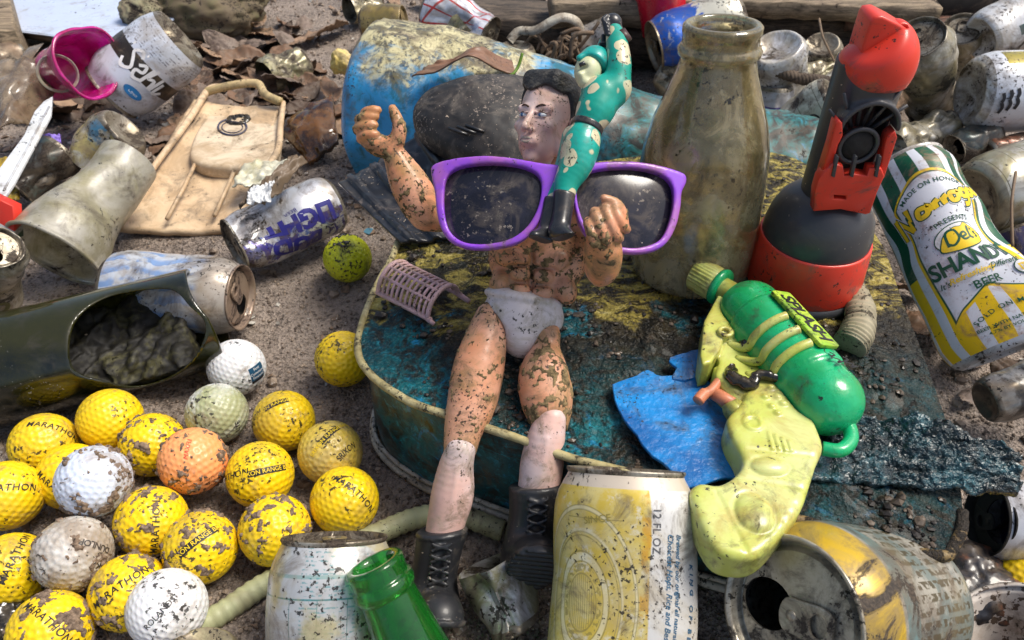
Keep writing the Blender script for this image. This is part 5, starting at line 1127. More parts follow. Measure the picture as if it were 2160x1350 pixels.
def finger_l(i):
    x, y = ((764, 292), (757, 273), (761, 255), (772, 241))[i]
    L = (30, 34, 32, 26)[i]
    return lambda P: cones(P, [(x+14, y+4, 4.50, 12.5), (x, y, 4.45, 12.5), (x+4, y-5, 4.40, 11.5), (x+L*.6, y-9, 4.375, 10), (x+L, y-9, 4.38, 8)], .008)
fl_ = [finger_l(i) for i in range(4)]
def hand_all_l(P):
    d = hand_l_fn(P)
    for f in fl_: d = smin(d, f(P), .007)
    return d
arm_r = [(1266, 586, 4.02, 20), (1270, 562, 3.96, 38), (1272, 530, 3.90, 41), (1270, 508, 3.86, 34)]
def arm_r_fn(P): return cones(P, arm_r, .02)
def hand_r_fn(P):
    d = el(P, 1276, 478, 3.84, 38, 40, 30, 25); d = smin(d, cones(P, [(1268, 520, 3.85, 30), (1272, 495, 3.84, 34)]), .02)
    for (a, c, r) in (((1241, 468), (1256, 512), 11.5), ((1255, 448), (1279, 506), 12.5), ((1276, 436), (1299, 495), 12.5), ((1295, 434), (1314, 476), 12)):
        d = smin(d, cones(P, [(a[0]+10, a[1]+12, 3.85, r), (a[0], a[1], 3.795, r), ((a[0]+c[0])/2-2, (a[1]+c[1])/2, 3.755, r), (c[0], c[1], 3.77, r*.95), (c[0]+8, c[1]+8, 3.82, r*.8)], .008), .005)
    d = smin(d, cones(P, [(1312, 470, 3.82, 15), (1308, 440, 3.80, 12), (1292, 424, 3.78, 9.5), (1273, 417, 3.77, 8)], .01), .01)
    return d
thigh_l = [(1032, 668, 4.45, 30), (1027, 705, 4.42, 42), (1010, 775, 4.36, 54), (995, 850, 4.30, 52), (978, 905, 4.26, 41), (972, 940, 4.24, 36)]
thigh_r = [(1150, 700, 4.44, 30), (1152, 738, 4.40, 30), (1147, 790, 4.34, 52), (1152, 835, 4.30, 56), (1158, 872, 4.27, 46), (1163, 890, 4.26, 36)]
calf_l = [(972, 950, 4.20, 31), (962, 985, 4.22, 37), (955, 1040, 4.24, 45), (945, 1085, 4.25, 42), (934, 1130, 4.26, 38)]
calf_r = [(1163, 885, 4.20, 31), (1152, 925, 4.20, 40), (1144, 975, 4.22, 46), (1138, 1015, 4.23, 44), (1128, 1060, 4.24, 40)]
def bbox(chains, m=.18):
    P = np.array([J(*c[:3]) for ch in chains for c in ch]); return P.min(0)-m, P.max(0)+m
def body_fn(P):
    d = torso_fn(P); d = smin(d, arm_l_fn(P), .012); d = smin(d, hand_all_l(P), .008); d = smin(d, arm_r_fn(P), .02); d = smin(d, hand_r_fn(P), .012)
    # hips run inside the briefs so that the body is one continuous piece
    d = smin(d, el(P, 1108, 668, 4.52, 58, 40, 40), .03)
    d = smin(d, cones(P, thigh_l, .05), .01); d = smin(d, cones(P, [(1115, 680, 4.5, 34)] + thigh_r, .05), .01); return d
lo, hi = bbox([thigh_l, thigh_r, arm_l, arm_r, [(752, 222, 4.4)], [(1270, 400, 4.6)], [(1030, 330, 4.7)], [(1200, 480, 3.7)]], .16)
BODY = surf(body_fn, lo, hi, .0105); obj('body', BODY, M_skin, doll)
M_grime = grimy('olive_brown_grime', lambda b: b.mix(b.step(b.noise(26, 5, .75), .35, .66), (.055, .040, .016), (.30, .21, .10)), .8, mud=0, film=0, speck=.5, sand=.3, bump=.9, fine=40)
def gmask(V):
    k = np.full(len(V), -.5)
    for (px, py, d, r, w) in ((1160, 880, 4.2, .14, .62), (1150, 745, 4.25, .10, .50), (1150, 810, 4.2, .12, .40), (800, 295, 4.4, .13, .34), (880, 440, 4.4, .10, .32), (1280, 520, 3.8, .06, .36), (1150, 545, 4.4, .20, .24)):
        k = np.maximum(k, w*np.exp(-(((V-J(px, py, d))**2).sum(1)/(r*r*2.2)))-.26)
    return k
gk = crust(BODY, .15, 17, .005, 4, 50, gmask)
if gk: obj('grime', gk, M_grime, doll)
def brief_fn(P):
    d = el(P, 1104, 664, 4.50, 86, 64, 64, -10); d = smin(d, el(P, 1100, 700, 4.47, 46, 56, 48, 0), .04)
    band = el(P, 1104, 630, 4.50, 84, 22, 64, -11); d = smin(d, band, .010)
    for c in ([(998, 672, 4.50, 40), (1020, 706, 4.36, 46), (1008, 785, 4.28, 56)], [(1180, 724, 4.50, 30), (1160, 752, 4.36, 40), (1150, 808, 4.28, 54)]): d = smax(d, -cones(P, c, .03), .008)
    top = (P-A3(J(1104, 610, 4.45)))@A3(np.array(UP)*.97+np.array(RIGHT)*.20); return smax(d, top, .012)
obj('briefs', surf(brief_fn, J(1105, 680, 4.5)-.36, J(1105, 680, 4.5)+.36, .0095), M_brief, doll)
for ch, kn in ((calf_l, (968, 952, 4.165)), (calf_r, (1165, 888, 4.17))):
    lo, hi = bbox([ch], .16)
    def cf(P, ch=ch, kn=kn):
        d = cones(P, ch, .03); d = smin(d, el(P, kn[0], kn[1], kn[2], 24, 27, 12, 0), .02)
        sh = [(c[0]+2, c[1], c[2]-c[3]*c[2]/FPX*.93, 3) for c in ch[1:]]; return smin(d, cones(P, sh), .02)
    obj('lower_leg', surf(cf, lo, hi, .010), M_pale, doll)
# boots
def boot_l_fn(P):
    d = cones(P, [(932, 1124, 4.25, 52), (920, 1185, 4.25, 48), (912, 1235, 4.25, 52), (906, 1288, 4.24, 60)])
    d = smin(d, cones(P, [(912, 1275, 4.20, 54), (924, 1298, 4.06, 54), (928, 1302, 3.97, 50)]), .05)
    d = smax(d, (P-A3(J(930, 1120, 4.2)))@A3(np.array(UP)*.98-np.array(RIGHT)*.10), .008)
    d = smin(d, el(P, 932, 1122, 4.25, 56, 9, 55, 5), .008)
    lace = np.minimum.reduce([cones(P, [(932-i*3-(20 if s else -20), 1148+i*24, 4.10-i*.004, 4), (932-i*3+(20 if s else -20), 1162+i*24, 4.10-i*.004, 4)]) for i in range(5) for s in (0, 1)]); d = smin(d, lace, .006)
    nr = -(np.array(UP)*.93-np.array(BACK)*.36); nr /= np.linalg.norm(nr); h = (P-A3(J(915, 1322, 4.14)))@A3(nr); d = smin(d, np.maximum(d-.016, -h-.035), .004); return smax(d, h, .008)
def boot_r_fn(P):
    d = cones(P, [(1130, 1032, 4.23, 57), (1124, 1090, 4.23, 51), (1117, 1140, 4.22, 53), (1112, 1180, 4.20, 56)])
    d = smin(d, cones(P, [(1116, 1178, 4.16, 52), (1132, 1190, 4.00, 58), (1140, 1190, 3.90, 54)]), .05)
    d = smax(d, (P-A3(J(1130, 1024, 4.2)))@A3(np.array(UP)*.98-np.array(RIGHT)*.06), .008)
    d = smin(d, el(P, 1130, 1029, 4.23, 57, 9, 54, 3), .008)
    lace = np.minimum.reduce([cones(P, [(1136-i*2-(20 if s else -20), 1054+i*22, 4.075-i*.002, 4), (1136-i*2+(20 if s else -20), 1068+i*22, 4.075-i*.002, 4)]) for i in range(4) for s in (0, 1)]); d = smin(d, lace, .006)
    nrm = np.array(UP)*-.74+np.array(BACK)*.66+np.array(RIGHT)*-.10; nrm /= np.linalg.norm(nrm); pt = J(1126, 1214, 4.02); h = (P-A3(pt))@A3(nrm)
    tan_ = np.array(BACK)*.74+np.array(UP)*.66; rid = .007*np.sign(np.sin(((P-A3(pt))@A3(tan_))*120)); d = smin(d, np.maximum(d-.016, -h-.04), .004); return smax(d, h+rid, .004)
for f, c in ((boot_l_fn, (918, 1225, 4.2)), (boot_r_fn, (1128, 1140, 4.1))):
    q = J(*c); obj('boot', surf(f, q-.42, q+.42, .0105), M_boot, doll)
# head
hs = 4.44/FPX*90.0
HR = Matrix.Rotation(math.radians(-10), 3, 'Z') @ Matrix.Rotation(math.radians(-31), 3, 'Y') @ Matrix.Rotation(math.radians(4), 3, 'X')
HC = W(1153, 258, 4.46); HB = Matrix((tuple(RIGHT), tuple(UP), tuple(BACK))).transposed() @ HR
HM = HB.to_4x4(); HM.translation = HC
HM = HM @ Matrix.Diagonal((hs, hs*1.07, hs, 1))
def head_fn(P):
    c = lambda a, b, r1, r2: d_cone(P, a, b, r1, r2)
    d = d_ell(P, (0, .32, -.12), (.66, .68, .78)); d = smin(d, d_ell(P, (0, -.22, .18), (.53, .72, .58)), .15)
    d = smin(d, d_ell(P, (0, -.60, .26), (.40, .34, .42)), .12); d = smin(d, d_ell(P, (0, -.87, .52), (.17, .13, .14)), .10)
    for s in (-1, 1):
        d = smin(d, d_ell(P, (s*.47, -.50, .02), (.12, .26, .24)), .10); d = smin(d, d_ell(P, (s*.36, -.20, .52), (.17, .13, .15)), .10)
    d = smin(d, c((-.36, .15, .60), (.36, .15, .60), .09, .09), .08)
    for s in (-1, 1): d = smax(d, -d_ell(P, (s*.235, .0, .84), (.15, .095, .17)), .08)
    d = smin(d, c((0, .08, .70), (0, -.28, .93), .06, .085), .06); d = smin(d, d_ell(P, (0, -.31, .92), (.10, .075, .09)), .03)
    for s in (-1, 1): d = smin(d, d_ell(P, (s*.10, -.33, .82), (.065, .06, .08)), .03)
    d = smin(d, d_ell(P, (0, -.55, .70), (.24, .14, .12)), .08)
    d = smin(d, c((-.15, -.505, .78), (.15, -.505, .78), .030, .030), .03); d = smin(d, c((-.12, -.60, .785), (.12, -.60, .785), .038, .038), .03)
    d = smax(d, -c((-.19, -.552, .84), (.19, -.552, .84), .018, .018), .02); d = smax(d, -d_ell(P, (0, -.70, .86), (.16, .04, .07)), .05)
    d = smax(d, -c((0, -.38, .93), (0, -.46, .86), .02, .03), .03)
    for s in (-1, 1):
        e = d_ell(P, (s*.66, -.06, -.10), (.07, .20, .13)); d = smin(d, e, .03)
        d = smin(d, c((s*.12, -.035, .735), (s*.345, -.035, .665), .022, .022), .015); d = smin(d, c((s*.11, .045, .745), (s*.36, .045, .655), .028, .024), .015)
    return smin(d, c((0, -.5, -.12), (0, -1.15, -.20), .36, .38), .08)
V, F = surf(head_fn, (-.95, -1.3, -1.1), (.95, 1.2, 1.2), .030); hd = obj('head', xf((V, F), HM), M_face, doll)
def hair_fn(P):
    d = d_ell(P, (0, .42, -.16), (.745, .70, .86)); d = smin(d, d_box(P, (0, .80, .05), (.52, .24, .56), None, .2), .12)
    d = smin(d, d_ell(P, (0, .10, -.45), (.69, .70, .62)), .1)
    cut = smax(P[:, 1]-.60+.10*np.abs(P[:, 0])*0, -(P[:, 2]-.02-.55*(P[:, 1]-.15).clip(-.5, .5)), .06); d = smax(d, -np.maximum(-(-cut), -9)*-1 if False else -(-cut)*0+d, .01) if False else d
    face = np.maximum(P[:, 1]-(.60+.06*np.sin(P[:, 0]*9)), -(P[:, 2]-(.02+.42*np.clip(P[:, 1]-.1, 0, .5))))
    d = smax(d, -face, .05); d = smax(d, -(P[:, 1]+.55), .05)
    return d
V, F = surf(hair_fn, (-1, -.8, -1.2), (1, 1.4, 1.0), .03); obj('hair', xf((V, F), HM), M_hair, hd)
M_eye = plain('eye_white', (.72, .74, .76), .25, film=0, mud=0, speck=.1); M_iris = plain('blue_iris', (.04, .10, .22), .2, film=0, mud=0, speck=0); M_brow = plain('brow_paint', (.06, .03, .018), .6, speck=0)
for s in (-1, 1):
    V, F = ico(3, 1); ey = obj('eye', xf((V*np.array((.125, .055, .075))+np.array((s*.235, .0, .655)), F), HM), M_eye, hd)
    obj('iris', xf((V*np.array((.045, .046, .03))+np.array((s*.235-.02, .002, .708)), F), HM), M_iris, ey); obj('upper_lid', xf(tube([Vector((s*.11, .03, .725)), Vector((s*.235, .062, .735)), Vector((s*.355, .028, .665))], .009, 6), HM), M_brow, hd)
    obj('eyebrow', xf(tube(smooth_path([Vector((s*.10, .165, .715)), Vector((s*.24, .215, .700)), Vector((s*.40, .165, .60))], 5), .020, 8), HM), M_brow, hd)
M_lip = grimy('greyish_lips', (.42, .36, .28), .5, mud=.2, film=.4, speck=.5)
obj('lips', xf(join(tube(smooth_path([Vector((-.17, -.545, .755)), Vector((-.06, -.51, .812)), Vector((0, -.515, .812)), Vector((.06, -.51, .812)), Vector((.17, -.545, .755))], 4), .026, 8), tube(smooth_path([Vector((-.17, -.55, .755)), Vector((0, -.60, .822)), Vector((.17, -.55, .755))], 6), .030, 8)), HM), M_lip, hd)
# ---------------------------------------------------------------- green toy figure
def teal_spots(b):
    q = b.noise(6, 2, .5, seed=4); vv = b.node('ShaderNodeVectorMath'); vv.operation = 'ADD'; b.L.new(b.scaled(b.obj(), (1, 1, .62)), vv.inputs[0])
    cmb = b.node('ShaderNodeCombineXYZ'); b.set(cmb.inputs[0], b.math('MULTIPLY', q, .14)); b.set(cmb.inputs[2], b.math('MULTIPLY', q, -.1)); b.L.new(cmb.outputs[0], vv.inputs[1])
    d = b.vor(10.5, vec=vv.outputs[0], rand=.8); c = b.mix(b.step(b.noise(5, 5, .6), .4, .62), (.004, .30, .22), (.008, .38, .31))
    return b.mix(b.step(d, .45, .41), c, (.62, .56, .36))
M_teal = grimy('spotted_teal_plastic', teal_spots, .32, mud=.12, mudcol=(.03, .04, .03), mudscale=6, film=.12, filmcol=(.05, .25, .18), speck=.65, speckscale=26, bump=.25, coat=.3)
M_tealp = grimy('teal_plastic', (.005, .33, .29), .3, mud=.14, film=.15, filmcol=(.04, .2, .15), speck=.5, coat=.3)
M_cream = grimy('cream_green_face', (.58, .60, .38), .4, mud=.2, mudcol=(.10, .10, .03), film=.3, filmcol=(.40, .38, .15), speck=.6)
M_bk = grimy('black_toy_plastic', (.018, .019, .022), .3, mud=.14, film=.25, filmcol=(.05, .05, .055), speck=.3, speckcol=(.2, .17, .13), coat=.3, sand=.2)
fig = thing('toy_figure', 'small teal toy figure with cream spots and raised arms, propped on the sunglasses', 'toy figure', W(1180, 500, 3.97))
FD = [4.12, 3.92]
def fd(py): return FD[1]+(FD[0]-FD[1])*(500-py)/460
def q3(px, py, r, off=0): return (px, py, fd(py)+off, r)
def fig_fn(P):
    d = cones(P, [q3(1270, 205, 40), q3(1255, 235, 40), q3(1240, 262, 27)], .04); d = smin(d, cones(P, [q3(1262, 196, 34), q3(1296, 190, 34)], .03), .04)
    d = smin(d, cones(P, [q3(1300, 182, 29, -.02), q3(1306, 140, 26, -.04), q3(1303, 105, 24, -.03), q3(1298, 75, 20, 0), q3(1292, 55, 13, 0)], .02), .03)
    d = smin(d, cones(P, [q3(1252, 190, 26, .10), q3(1262, 140, 20, .14), q3(1280, 90, 17, .14)], .02), .03)
    d = smin(d, cones(P, [q3(1236, 274, 30), q3(1226, 305, 40), q3(1216, 345, 36), q3(1196, 385, 27), q3(1190, 418, 22)], .03), .02)
    d = smin(d, cones(P, [q3(1214, 292, 30, .06), q3(1200, 345, 28, .08), q3(1176, 395, 22, .08), q3(1168, 425, 19, .06)], .03), .01)
    return d
P_ = [q3(1150, 440, 1), q3(1330, 40, 1), q3(1160, 300, 1, .2), q3(1330, 180, 1, -.1)]; A = np.array([J(*p[:3]) for p in P_]); 
obj('body', surf(fig_fn, A.min(0)-.12, A.max(0)+.12, .0095), M_teal, fig)
def sd(fn, c, h, v=.009): return surf(fn, np.array(c)-h, np.array(c)+h, v)
bc = J(*q3(1238, 268, 0)[:3])
ax_ = J(*q3(1256, 235, 0)[:3])-J(*q3(1226, 305, 0)[:3]); ax_ /= np.linalg.norm(ax_)
def belt_fn(P):
    a = (P-A3(bc))@A3(ax_); r = np.linalg.norm((P-A3(bc))-a[:, None]*A3(ax_), axis=1); return np.maximum(np.abs(r-.081)-.010, np.abs(a)-.018)
obj('belt', sd(belt_fn, bc, .16, .006), M_bk, fig)
hdf = q3(1240, 152, 0)
def fh(P): 
    d = el(P, 1240, 150, hdf[2], 29, 34, 30, -14); d = smin(d, el(P, 1224, 160, hdf[2]-.05, 8, 9, 14), .02); d = smin(d, el(P, 1236, 176, hdf[2]-.03, 18, 12, 16, -14), .02); return smax(d, -el(P, 1226, 140, hdf[2]-.075, 14, 6, 12), .015)
fhd = obj('head', sd(fh, J(*hdf[:3]), .16), M_cream, fig)
def fcap(P):
    d = el(P, 1250, 140, hdf[2]+.02, 36, 44, 37, -20); pl = (P-A3(J(1240, 140, hdf[2])))@A3(np.array(UP)*.80+np.array(RIGHT)*.42-np.array(BACK)*.38); d = smax(d, -pl+.012, .012); return smin(d, cones(P, [q3(1222, 122, 7, -.06), q3(1250, 108, 7, -.05)]), .015)
obj('hood', sd(fcap, J(*hdf[:3]), .22), M_tealp, fhd)
for a, c in (((1222, 138), (1234, 132)),): obj('goggles', tube([W(a[0], a[1], hdf[2]-.07), W(c[0], c[1], hdf[2]-.078)], .012, 8), M_bk, fhd)
def hand_f(P):
    d = el(P, 1292, 48, fd(48), 20, 20, 17, -20); 
    for i in range(4): d = smin(d, cones(P, [(1280+i*2, 34+i*9, fd(48)-.03, 5), (1272+i*2, 42+i*9, fd(48)-.05, 4.6), (1280+i*2, 50+i*8, fd(48)-.06, 4)], .004), .004)
    return smin(d, cones(P, [(1304, 60, fd(48), 9), (1318, 78, fd(60), 7)], .01), .01)
obj('hand', sd(hand_f, W(1292, 52, fd(48)), .16, .007), M_bk, fig); obj('cuff', tube([W(1309, 66, fd(70)-.03), W(1322, 88, fd(80)-.03)], [.030, .034], 10), plain('dark_maroon', (.05, .022, .025), .4), fig)
obj('hand', sd(lambda P: smin(d_box(P, J(1279, 88, fd(88)+.1), (.032, .038, .03), RC, .01), d_box(P, J(1276, 96, fd(96)+.1), (.036, .008, .034), RC, .004), .006), W(1279, 88, fd(88)+.1), .1, .006), M_bk, fig)
for ch, toe in (([q3(1190, 412, 24, -.01), q3(1186, 450, 21, -.02), q3(1180, 488, 22, -.03)], (1204, 504)), ([q3(1168, 425, 22, .05), q3(1160, 460, 20, .05), q3(1152, 494, 20, .06)], (1128, 500))):
    def bf_(P, ch=ch, toe=toe):
        d = cones(P, ch, .02); d = smin(d, cones(P, [ch[-1], (toe[0], toe[1], ch[-1][2]-.09, 14)], .02), .02); d = smax(d, (P-A3(J(*ch[0][:3])))@A3(np.array(UP)*.97+np.array(RIGHT)*.2)-.02, .006); return smax(d, -((P-A3(J(ch[-1][0], ch[-1][1]+16, ch[-1][2])))@A3(np.array(UP)*.93+np.array(BACK)*-.2))-.005, .006)
    obj('boot', sd(bf_, J(ch[1][0], ch[1][1]+20, ch[1][2]), .30, .009), M_bk, fig)
# ---------------------------------------------------------------- water pistol lying on the tin
ZG = 1.145
def g2(x, y, z=ZG): p = G(x, y, z); return (p.x, p.y)
def g3(x, y, z=ZG): return np.array(G(x, y, z))
M_lime = grimy('lime_yellow_plastic', lambda b: b.mix(b.step(b.noise(2, 5, .6), .40, .62), (.50, .55, .10), (.60, .64, .24)), .34, mud=.20, mudcol=(.05, .04, .012), mudscale=4.5, film=.42, filmcol=(.42, .30, .06), filmscale=3.4, speck=.4, speckscale=16, bump=.3, sss=.2, coat=.3)
M_gtank = grimy('green_plastic_tank', lambda b: b.mix(b.step(b.noise(2, 5, .6), .40, .62), (.006, .42, .12), (.012, .58, .24)), .26, mud=.10, mudcol=(.02, .035, .015), mudscale=5, film=.12, filmcol=(.10, .30, .08), speck=.45, speckscale=18, bump=.35, sss=.15, coat=.5, trans=.25, wob=.08, wobscale=20)
M_peach = grimy('peach_plastic', (.62, .22, .11), .4, mud=.16, mudcol=(.08, .035, .02), film=.35, filmcol=(.35, .14, .07), speck=.4, sss=.15)
gun = thing('water_pistol', 'lime yellow water pistol with a bright green tank, lying on its side on the tin', 'water pistol', G(1620, 800, .95))
body = sp2([g2(x, y) for x, y in [(1592, 800), (1622, 795), (1652, 808), (1682, 838), (1708, 872), (1722, 905), (1736, 948), (1722, 985), (1708, 1030), (1690, 1080), (1650, 1134), (1604, 1178), (1560, 1186), (1512, 1172), (1482, 1132), (1457, 1070), (1453, 1038), (1474, 1022), (1512, 1026), (1544, 1010), (1562, 985), (1556, 958), (1536, 922), (1530, 888), (1556, 858), (1572, 828)]], 3)
noz = [g2(x, y) for x, y in [(1512, 634), (1524, 640), (1558, 700), (1546, 716), (1522, 730), (1516, 752), (1496, 778), (1478, 782), (1474, 760), (1482, 690)]]
brl = [g2(x, y) for x, y in [(1512, 742), (1530, 722), (1556, 704), (1610, 690), (1660, 760), (1600, 806), (1572, 836), (1548, 830), (1508, 796), (1516, 768)]]
brl2 = [g2(x, y) for x, y in [(1506, 772), (1524, 764), (1580, 812), (1572, 842), (1556, 846), (1508, 800)]]
T1, T2 = g3(1588, 662, 1.17), g3(1738, 838, 1.17)
def gun_fn(P):
    d = d_ext(P, body, .965, 1.185, .045)+.004; d = smin(d, d_ext(P, noz, 1.0, 1.20, .014), .006); d = smin(d, d_ext(P, brl, .99, 1.16, .015), .008); d = smin(d, d_ext(P, brl2, .98, 1.14, .015), .01)
    for (x, y, rx, ry, z) in ((1624, 985, .09, .055, 1.178), (1592, 1082, .085, .10, 1.178)):
        q = g3(x, y, z); d = smin(d, d_ell(P, q, (rx, ry, .03)), .015); tor = np.hypot(np.hypot((P[:, 0]-q[0])/rx*.1, (P[:, 1]-q[1])/ry*.1)-.115, P[:, 2]-z-.002)-.008; d = smax(d, -tor, .008)
    for (x, y, R_) in ((1588, 892, .045), (1530, 700, .035)):
        q = g3(x, y, 1.178 if y > 800 else 1.215); tor = np.hypot(np.hypot(P[:, 0]-q[0], P[:, 1]-q[1])-R_, P[:, 2]-q[2])-.014; d = smin(d, tor, .006)
    for (x, y) in ((1626, 818), (1640, 838), (1652, 852), (1614, 838), (1628, 858), (1640, 872)): d = smin(d, d_ell(P, g3(x, y, 1.178), (.026, .020, .02)), .008)
    for k in range(4): d = smin(d, d_cone(P, g3(1622+k*14, 912+k*6, 1.182), g3(1630+k*14, 946+k*4, 1.182), .010, .010), .005)
    for k in range(7): d = smax(d, -d_cone(P, g3(1622+k*11, 1150-k*17, 1.178), g3(1655+k*9, 1118-k*15, 1.20), .007, .007), .006)
    d = smax(d, -d_cone(P, g3(1548, 1004, 1.182), g3(1700, 1030, 1.182), .010, .010), .006); d = smax(d, -d_cone(P, g3(1552, 944, 1.182), g3(1730, 962, 1.182), .010, .010), .006); d = smax(d, -d_cone(P, g3(1510, 1036, 1.182), g3(1580, 1170, 1.182), .010, .010), .006)
    return np.maximum(d, -(d_cone(P, T1, T2, .20, .20)))
A = np.array([g3(x, y) for x, y in ((1450, 630), (1740, 1190), (1740, 640), (1450, 1190))])
obj('body', surf(gun_fn, (A[:, 0].min()-.05, A[:, 1].min()-.05, .93), (A[:, 0].max()+.05, A[:, 1].max()+.05, 1.30), .0105), M_lime, gun)
td = (T2-T1)/np.linalg.norm(T2-T1); tl = np.linalg.norm(T2-T1); tu = np.array((0, 0, 1.)); ts = np.cross(td, tu)
def tank_fn(P):
    q = P-A3(T1); a = q@A3(td); d = d_cone(P, T1-td*.02, T2+td*.02, .195, .195); mid = np.maximum(np.abs(a-tl*.46)-.27, np.linalg.norm(q-a[:, None]*A3(td), axis=1)-.21); d = smin(d, mid, .02)
    s = q@A3(ts); plate = np.maximum(np.maximum(np.abs(a-tl*.44)-.26, np.abs(s+.10)-.085), np.abs(q[:, 2]-.16)-.05)
    gro = np.hypot(np.linalg.norm(q-a[:, None]*A3(td), axis=1)-.20, np.abs(a-tl*.46)-.36)-.006
    return smax(d, -gro, .006)
tk = obj('tank', surf(tank_fn, np.minimum(T1, T2)-.3, np.maximum(T1, T2)+.3, .0105), M_gtank, gun)
# raised label plate with lettering along the tank
nrm_l = (tu*.93-ts*.37); nrm_l /= np.linalg.norm(nrm_l); tx = td; ty = np.cross(nrm_l, tx)
pc = T1+td*(tl*.44)+nrm_l*.222
PM = frame(Vector(pc), Vector(tx), Vector(ty), Vector(nrm_l))
M_lab = grimy('lime_label', lambda b: b.mix(b.step(b.noise(9, 6, .7), .45, .55), (.30, .55, .03), (.45, .62, .05)), .4, mud=.2, mudcol=(.02, .05, .01), film=.2, speck=.8, speckscale=22)
obj('label', xf(prism([(-.235, -.075), (.235, -.075), (.245, -.06), (.245, .06), (.235, .075), (-.235, .075), (-.245, .06), (-.245, -.06)], -.01, .016, .006), PM), M_lab, tk)
sp = text2d('SPLASH', .135, .1, .003, .9); obj('lettering', xf((np.array(sp[0])+np.array((0, 0, .0185)), sp[1]), PM), M_black, tk)
sq = strokes2d([[(0, 0), (.02, .025), (.04, -.02), (.06, .03), (.085, -.01), (.07, .05)]], .012)
for dx, dy in ((-.36, .0), (.28, -.03), (.31, .05)): obj('squiggle', xf((np.array(sq[0])+np.array((dx, dy, -.004 if dx > 0 else -.03)), sq[1]), PM), M_black, tk)
# neck, ring, cap
n0 = T1-td*.17; c1 = np.array(G(1497, 584, 1.20)); cd = (c1-n0); cd[2] = .0; cl = np.linalg.norm(cd); cd /= cl
CMx = frame(Vector(n0), Vector((0, 0, 1)), Vector(np.cross(cd, (0, 0, 1))), Vector(cd))
V, F, uv = lathe([(0, -.05), (.085, -.05), (.08, .02), (.072, .03), (.072, cl*.55)], 40); obj('neck', xf((V, F), CMx), M_lime, gun)
V, F, uv = lathe([(.07, cl*.52), (.118, cl*.53), (.124, cl*.60), (.118, cl*.70), (.07, cl*.71)], 48); obj('neck_ring', xf((V, F), CMx), M_gtank, gun)
pr = [(.07, cl*.68), (.108, cl*.69), (.112, cl*.74), (.108, cl*1.42), (.098, cl*1.47), (.0, cl*1.47)]; V, F, uv = lathe(dense(pr, 4), 120); r = np.hypot(V[:, 0], V[:, 1]); a = np.arctan2(V[:, 1], V[:, 0]); sc = 1+np.where((V[:, 2] > cl*.78) & (V[:, 2] < cl*1.44), .028*np.sign(np.sin(a*30)), 0); V[:, 0] *= sc; V[:, 1] *= sc
obj('cap', xf((V, F), CMx), M_lime, gun)
# straps over the tank
for (x0, y0), (x1, y1) in (((1536, 728), (1640, 672)), ((1553, 758), (1662, 702)), ((1574, 792), (1688, 730))):
    a, c = g3(x0, y0, 1.14), g3(x1, y1, 1.385); ta = (c-T1)@td; ax0 = T1+td*ta
    pts = [Vector(a)]
    for ang in (150, 128, 106, 84): pts.append(Vector(ax0+(ts*-math.cos(math.radians(180-ang))*-1*-1*0+ts*0)+(-ts*-1)*math.cos(math.radians(ang))*.205*-1*-1+tu*math.sin(math.radians(ang))*.225))
    side = 1 if ((a-ax0)@ts) > 0 else -1
    pts = [Vector(a)]+[Vector(ax0+ts*side*math.cos(math.radians(g))*.215+tu*math.sin(math.radians(g))*.222) for g in (8, 30, 52, 72, 88)]
    obj('strap', tube(smooth_path(pts, 5), .026, 10), M_lime, gun)
# trigger
obj('trigger', join(tube([Vector(g3(1556, 858, 1.10)), Vector(g3(1500, 826, 1.10))], [.042, .038], 16), tube(smooth_path([Vector(g3(1472, 846, 1.10)), Vector(g3(1484, 832, 1.11)), Vector(g3(1502, 822, 1.12)), Vector(g3(1522, 796, 1.13))], 5), [.034]*7+[.028]*9, 10)), M_peach, gun)
obj('trigger_guard', tube([Vector(g3(1560, 862, 1.10)), Vector(g3(1538, 872, 1.10))], [.06, .055], 20), M_lime, gun)
hp = [g3(1764, 872, 1.15), g3(1790, 898, 1.14), g3(1794, 930, 1.13), g3(1772, 950, 1.13), g3(1735, 946, 1.12)]
obj('handle_loop', tube(smooth_path([Vector(p) for p in hp], 8), .038, 14), M_gtank, gun); obj('handle_socket', tube([Vector(g3(1758, 868, 1.15)), Vector(g3(1774, 884, 1.15))], [.055, .046], 16), M_lime, gun)
random.seed(9)
def clump(pts, r, seed, flat=.7):
    V, F = [], []; n = 0
    for i, p in enumerate(pts):
        a, f = ico(3, 1); a = np.array([v*(1+.3*fbm(v, 1.8, 3, seed+i)) for v in a])*np.array((r, r, r*flat))+np.array(p); V.append(a); F += [[k+n for k in q] for q in f]; n += len(a)
    return np.vstack(V), F
pth = smooth_path([Vector(g3(1540, 772, 1.17)), Vector(g3(1552, 800, 1.18)), Vector(g3(1585, 812, 1.2)), Vector(g3(1600, 790, 1.22)), Vector(g3(1650, 800, 1.20))], 12)
def lump(path, r0, seed):
    V, F = tube(path, r0, 14); N_ = normals(V, F); V = np.array([p+n_*(.8*r0*fbm(p, 9, 3, seed)) for p, n_ in zip(V, N_)]); return V, F
obj('mud', lump(pth, .028, 3), M_wetmud, gun)
obj('mud', lump(smooth_path([Vector(g3(1566, 730, 1.18)), Vector(g3(1584, 722, 1.2)), Vector(g3(1600, 708, 1.20))], 10), .03, 5), M_wetmud, gun)
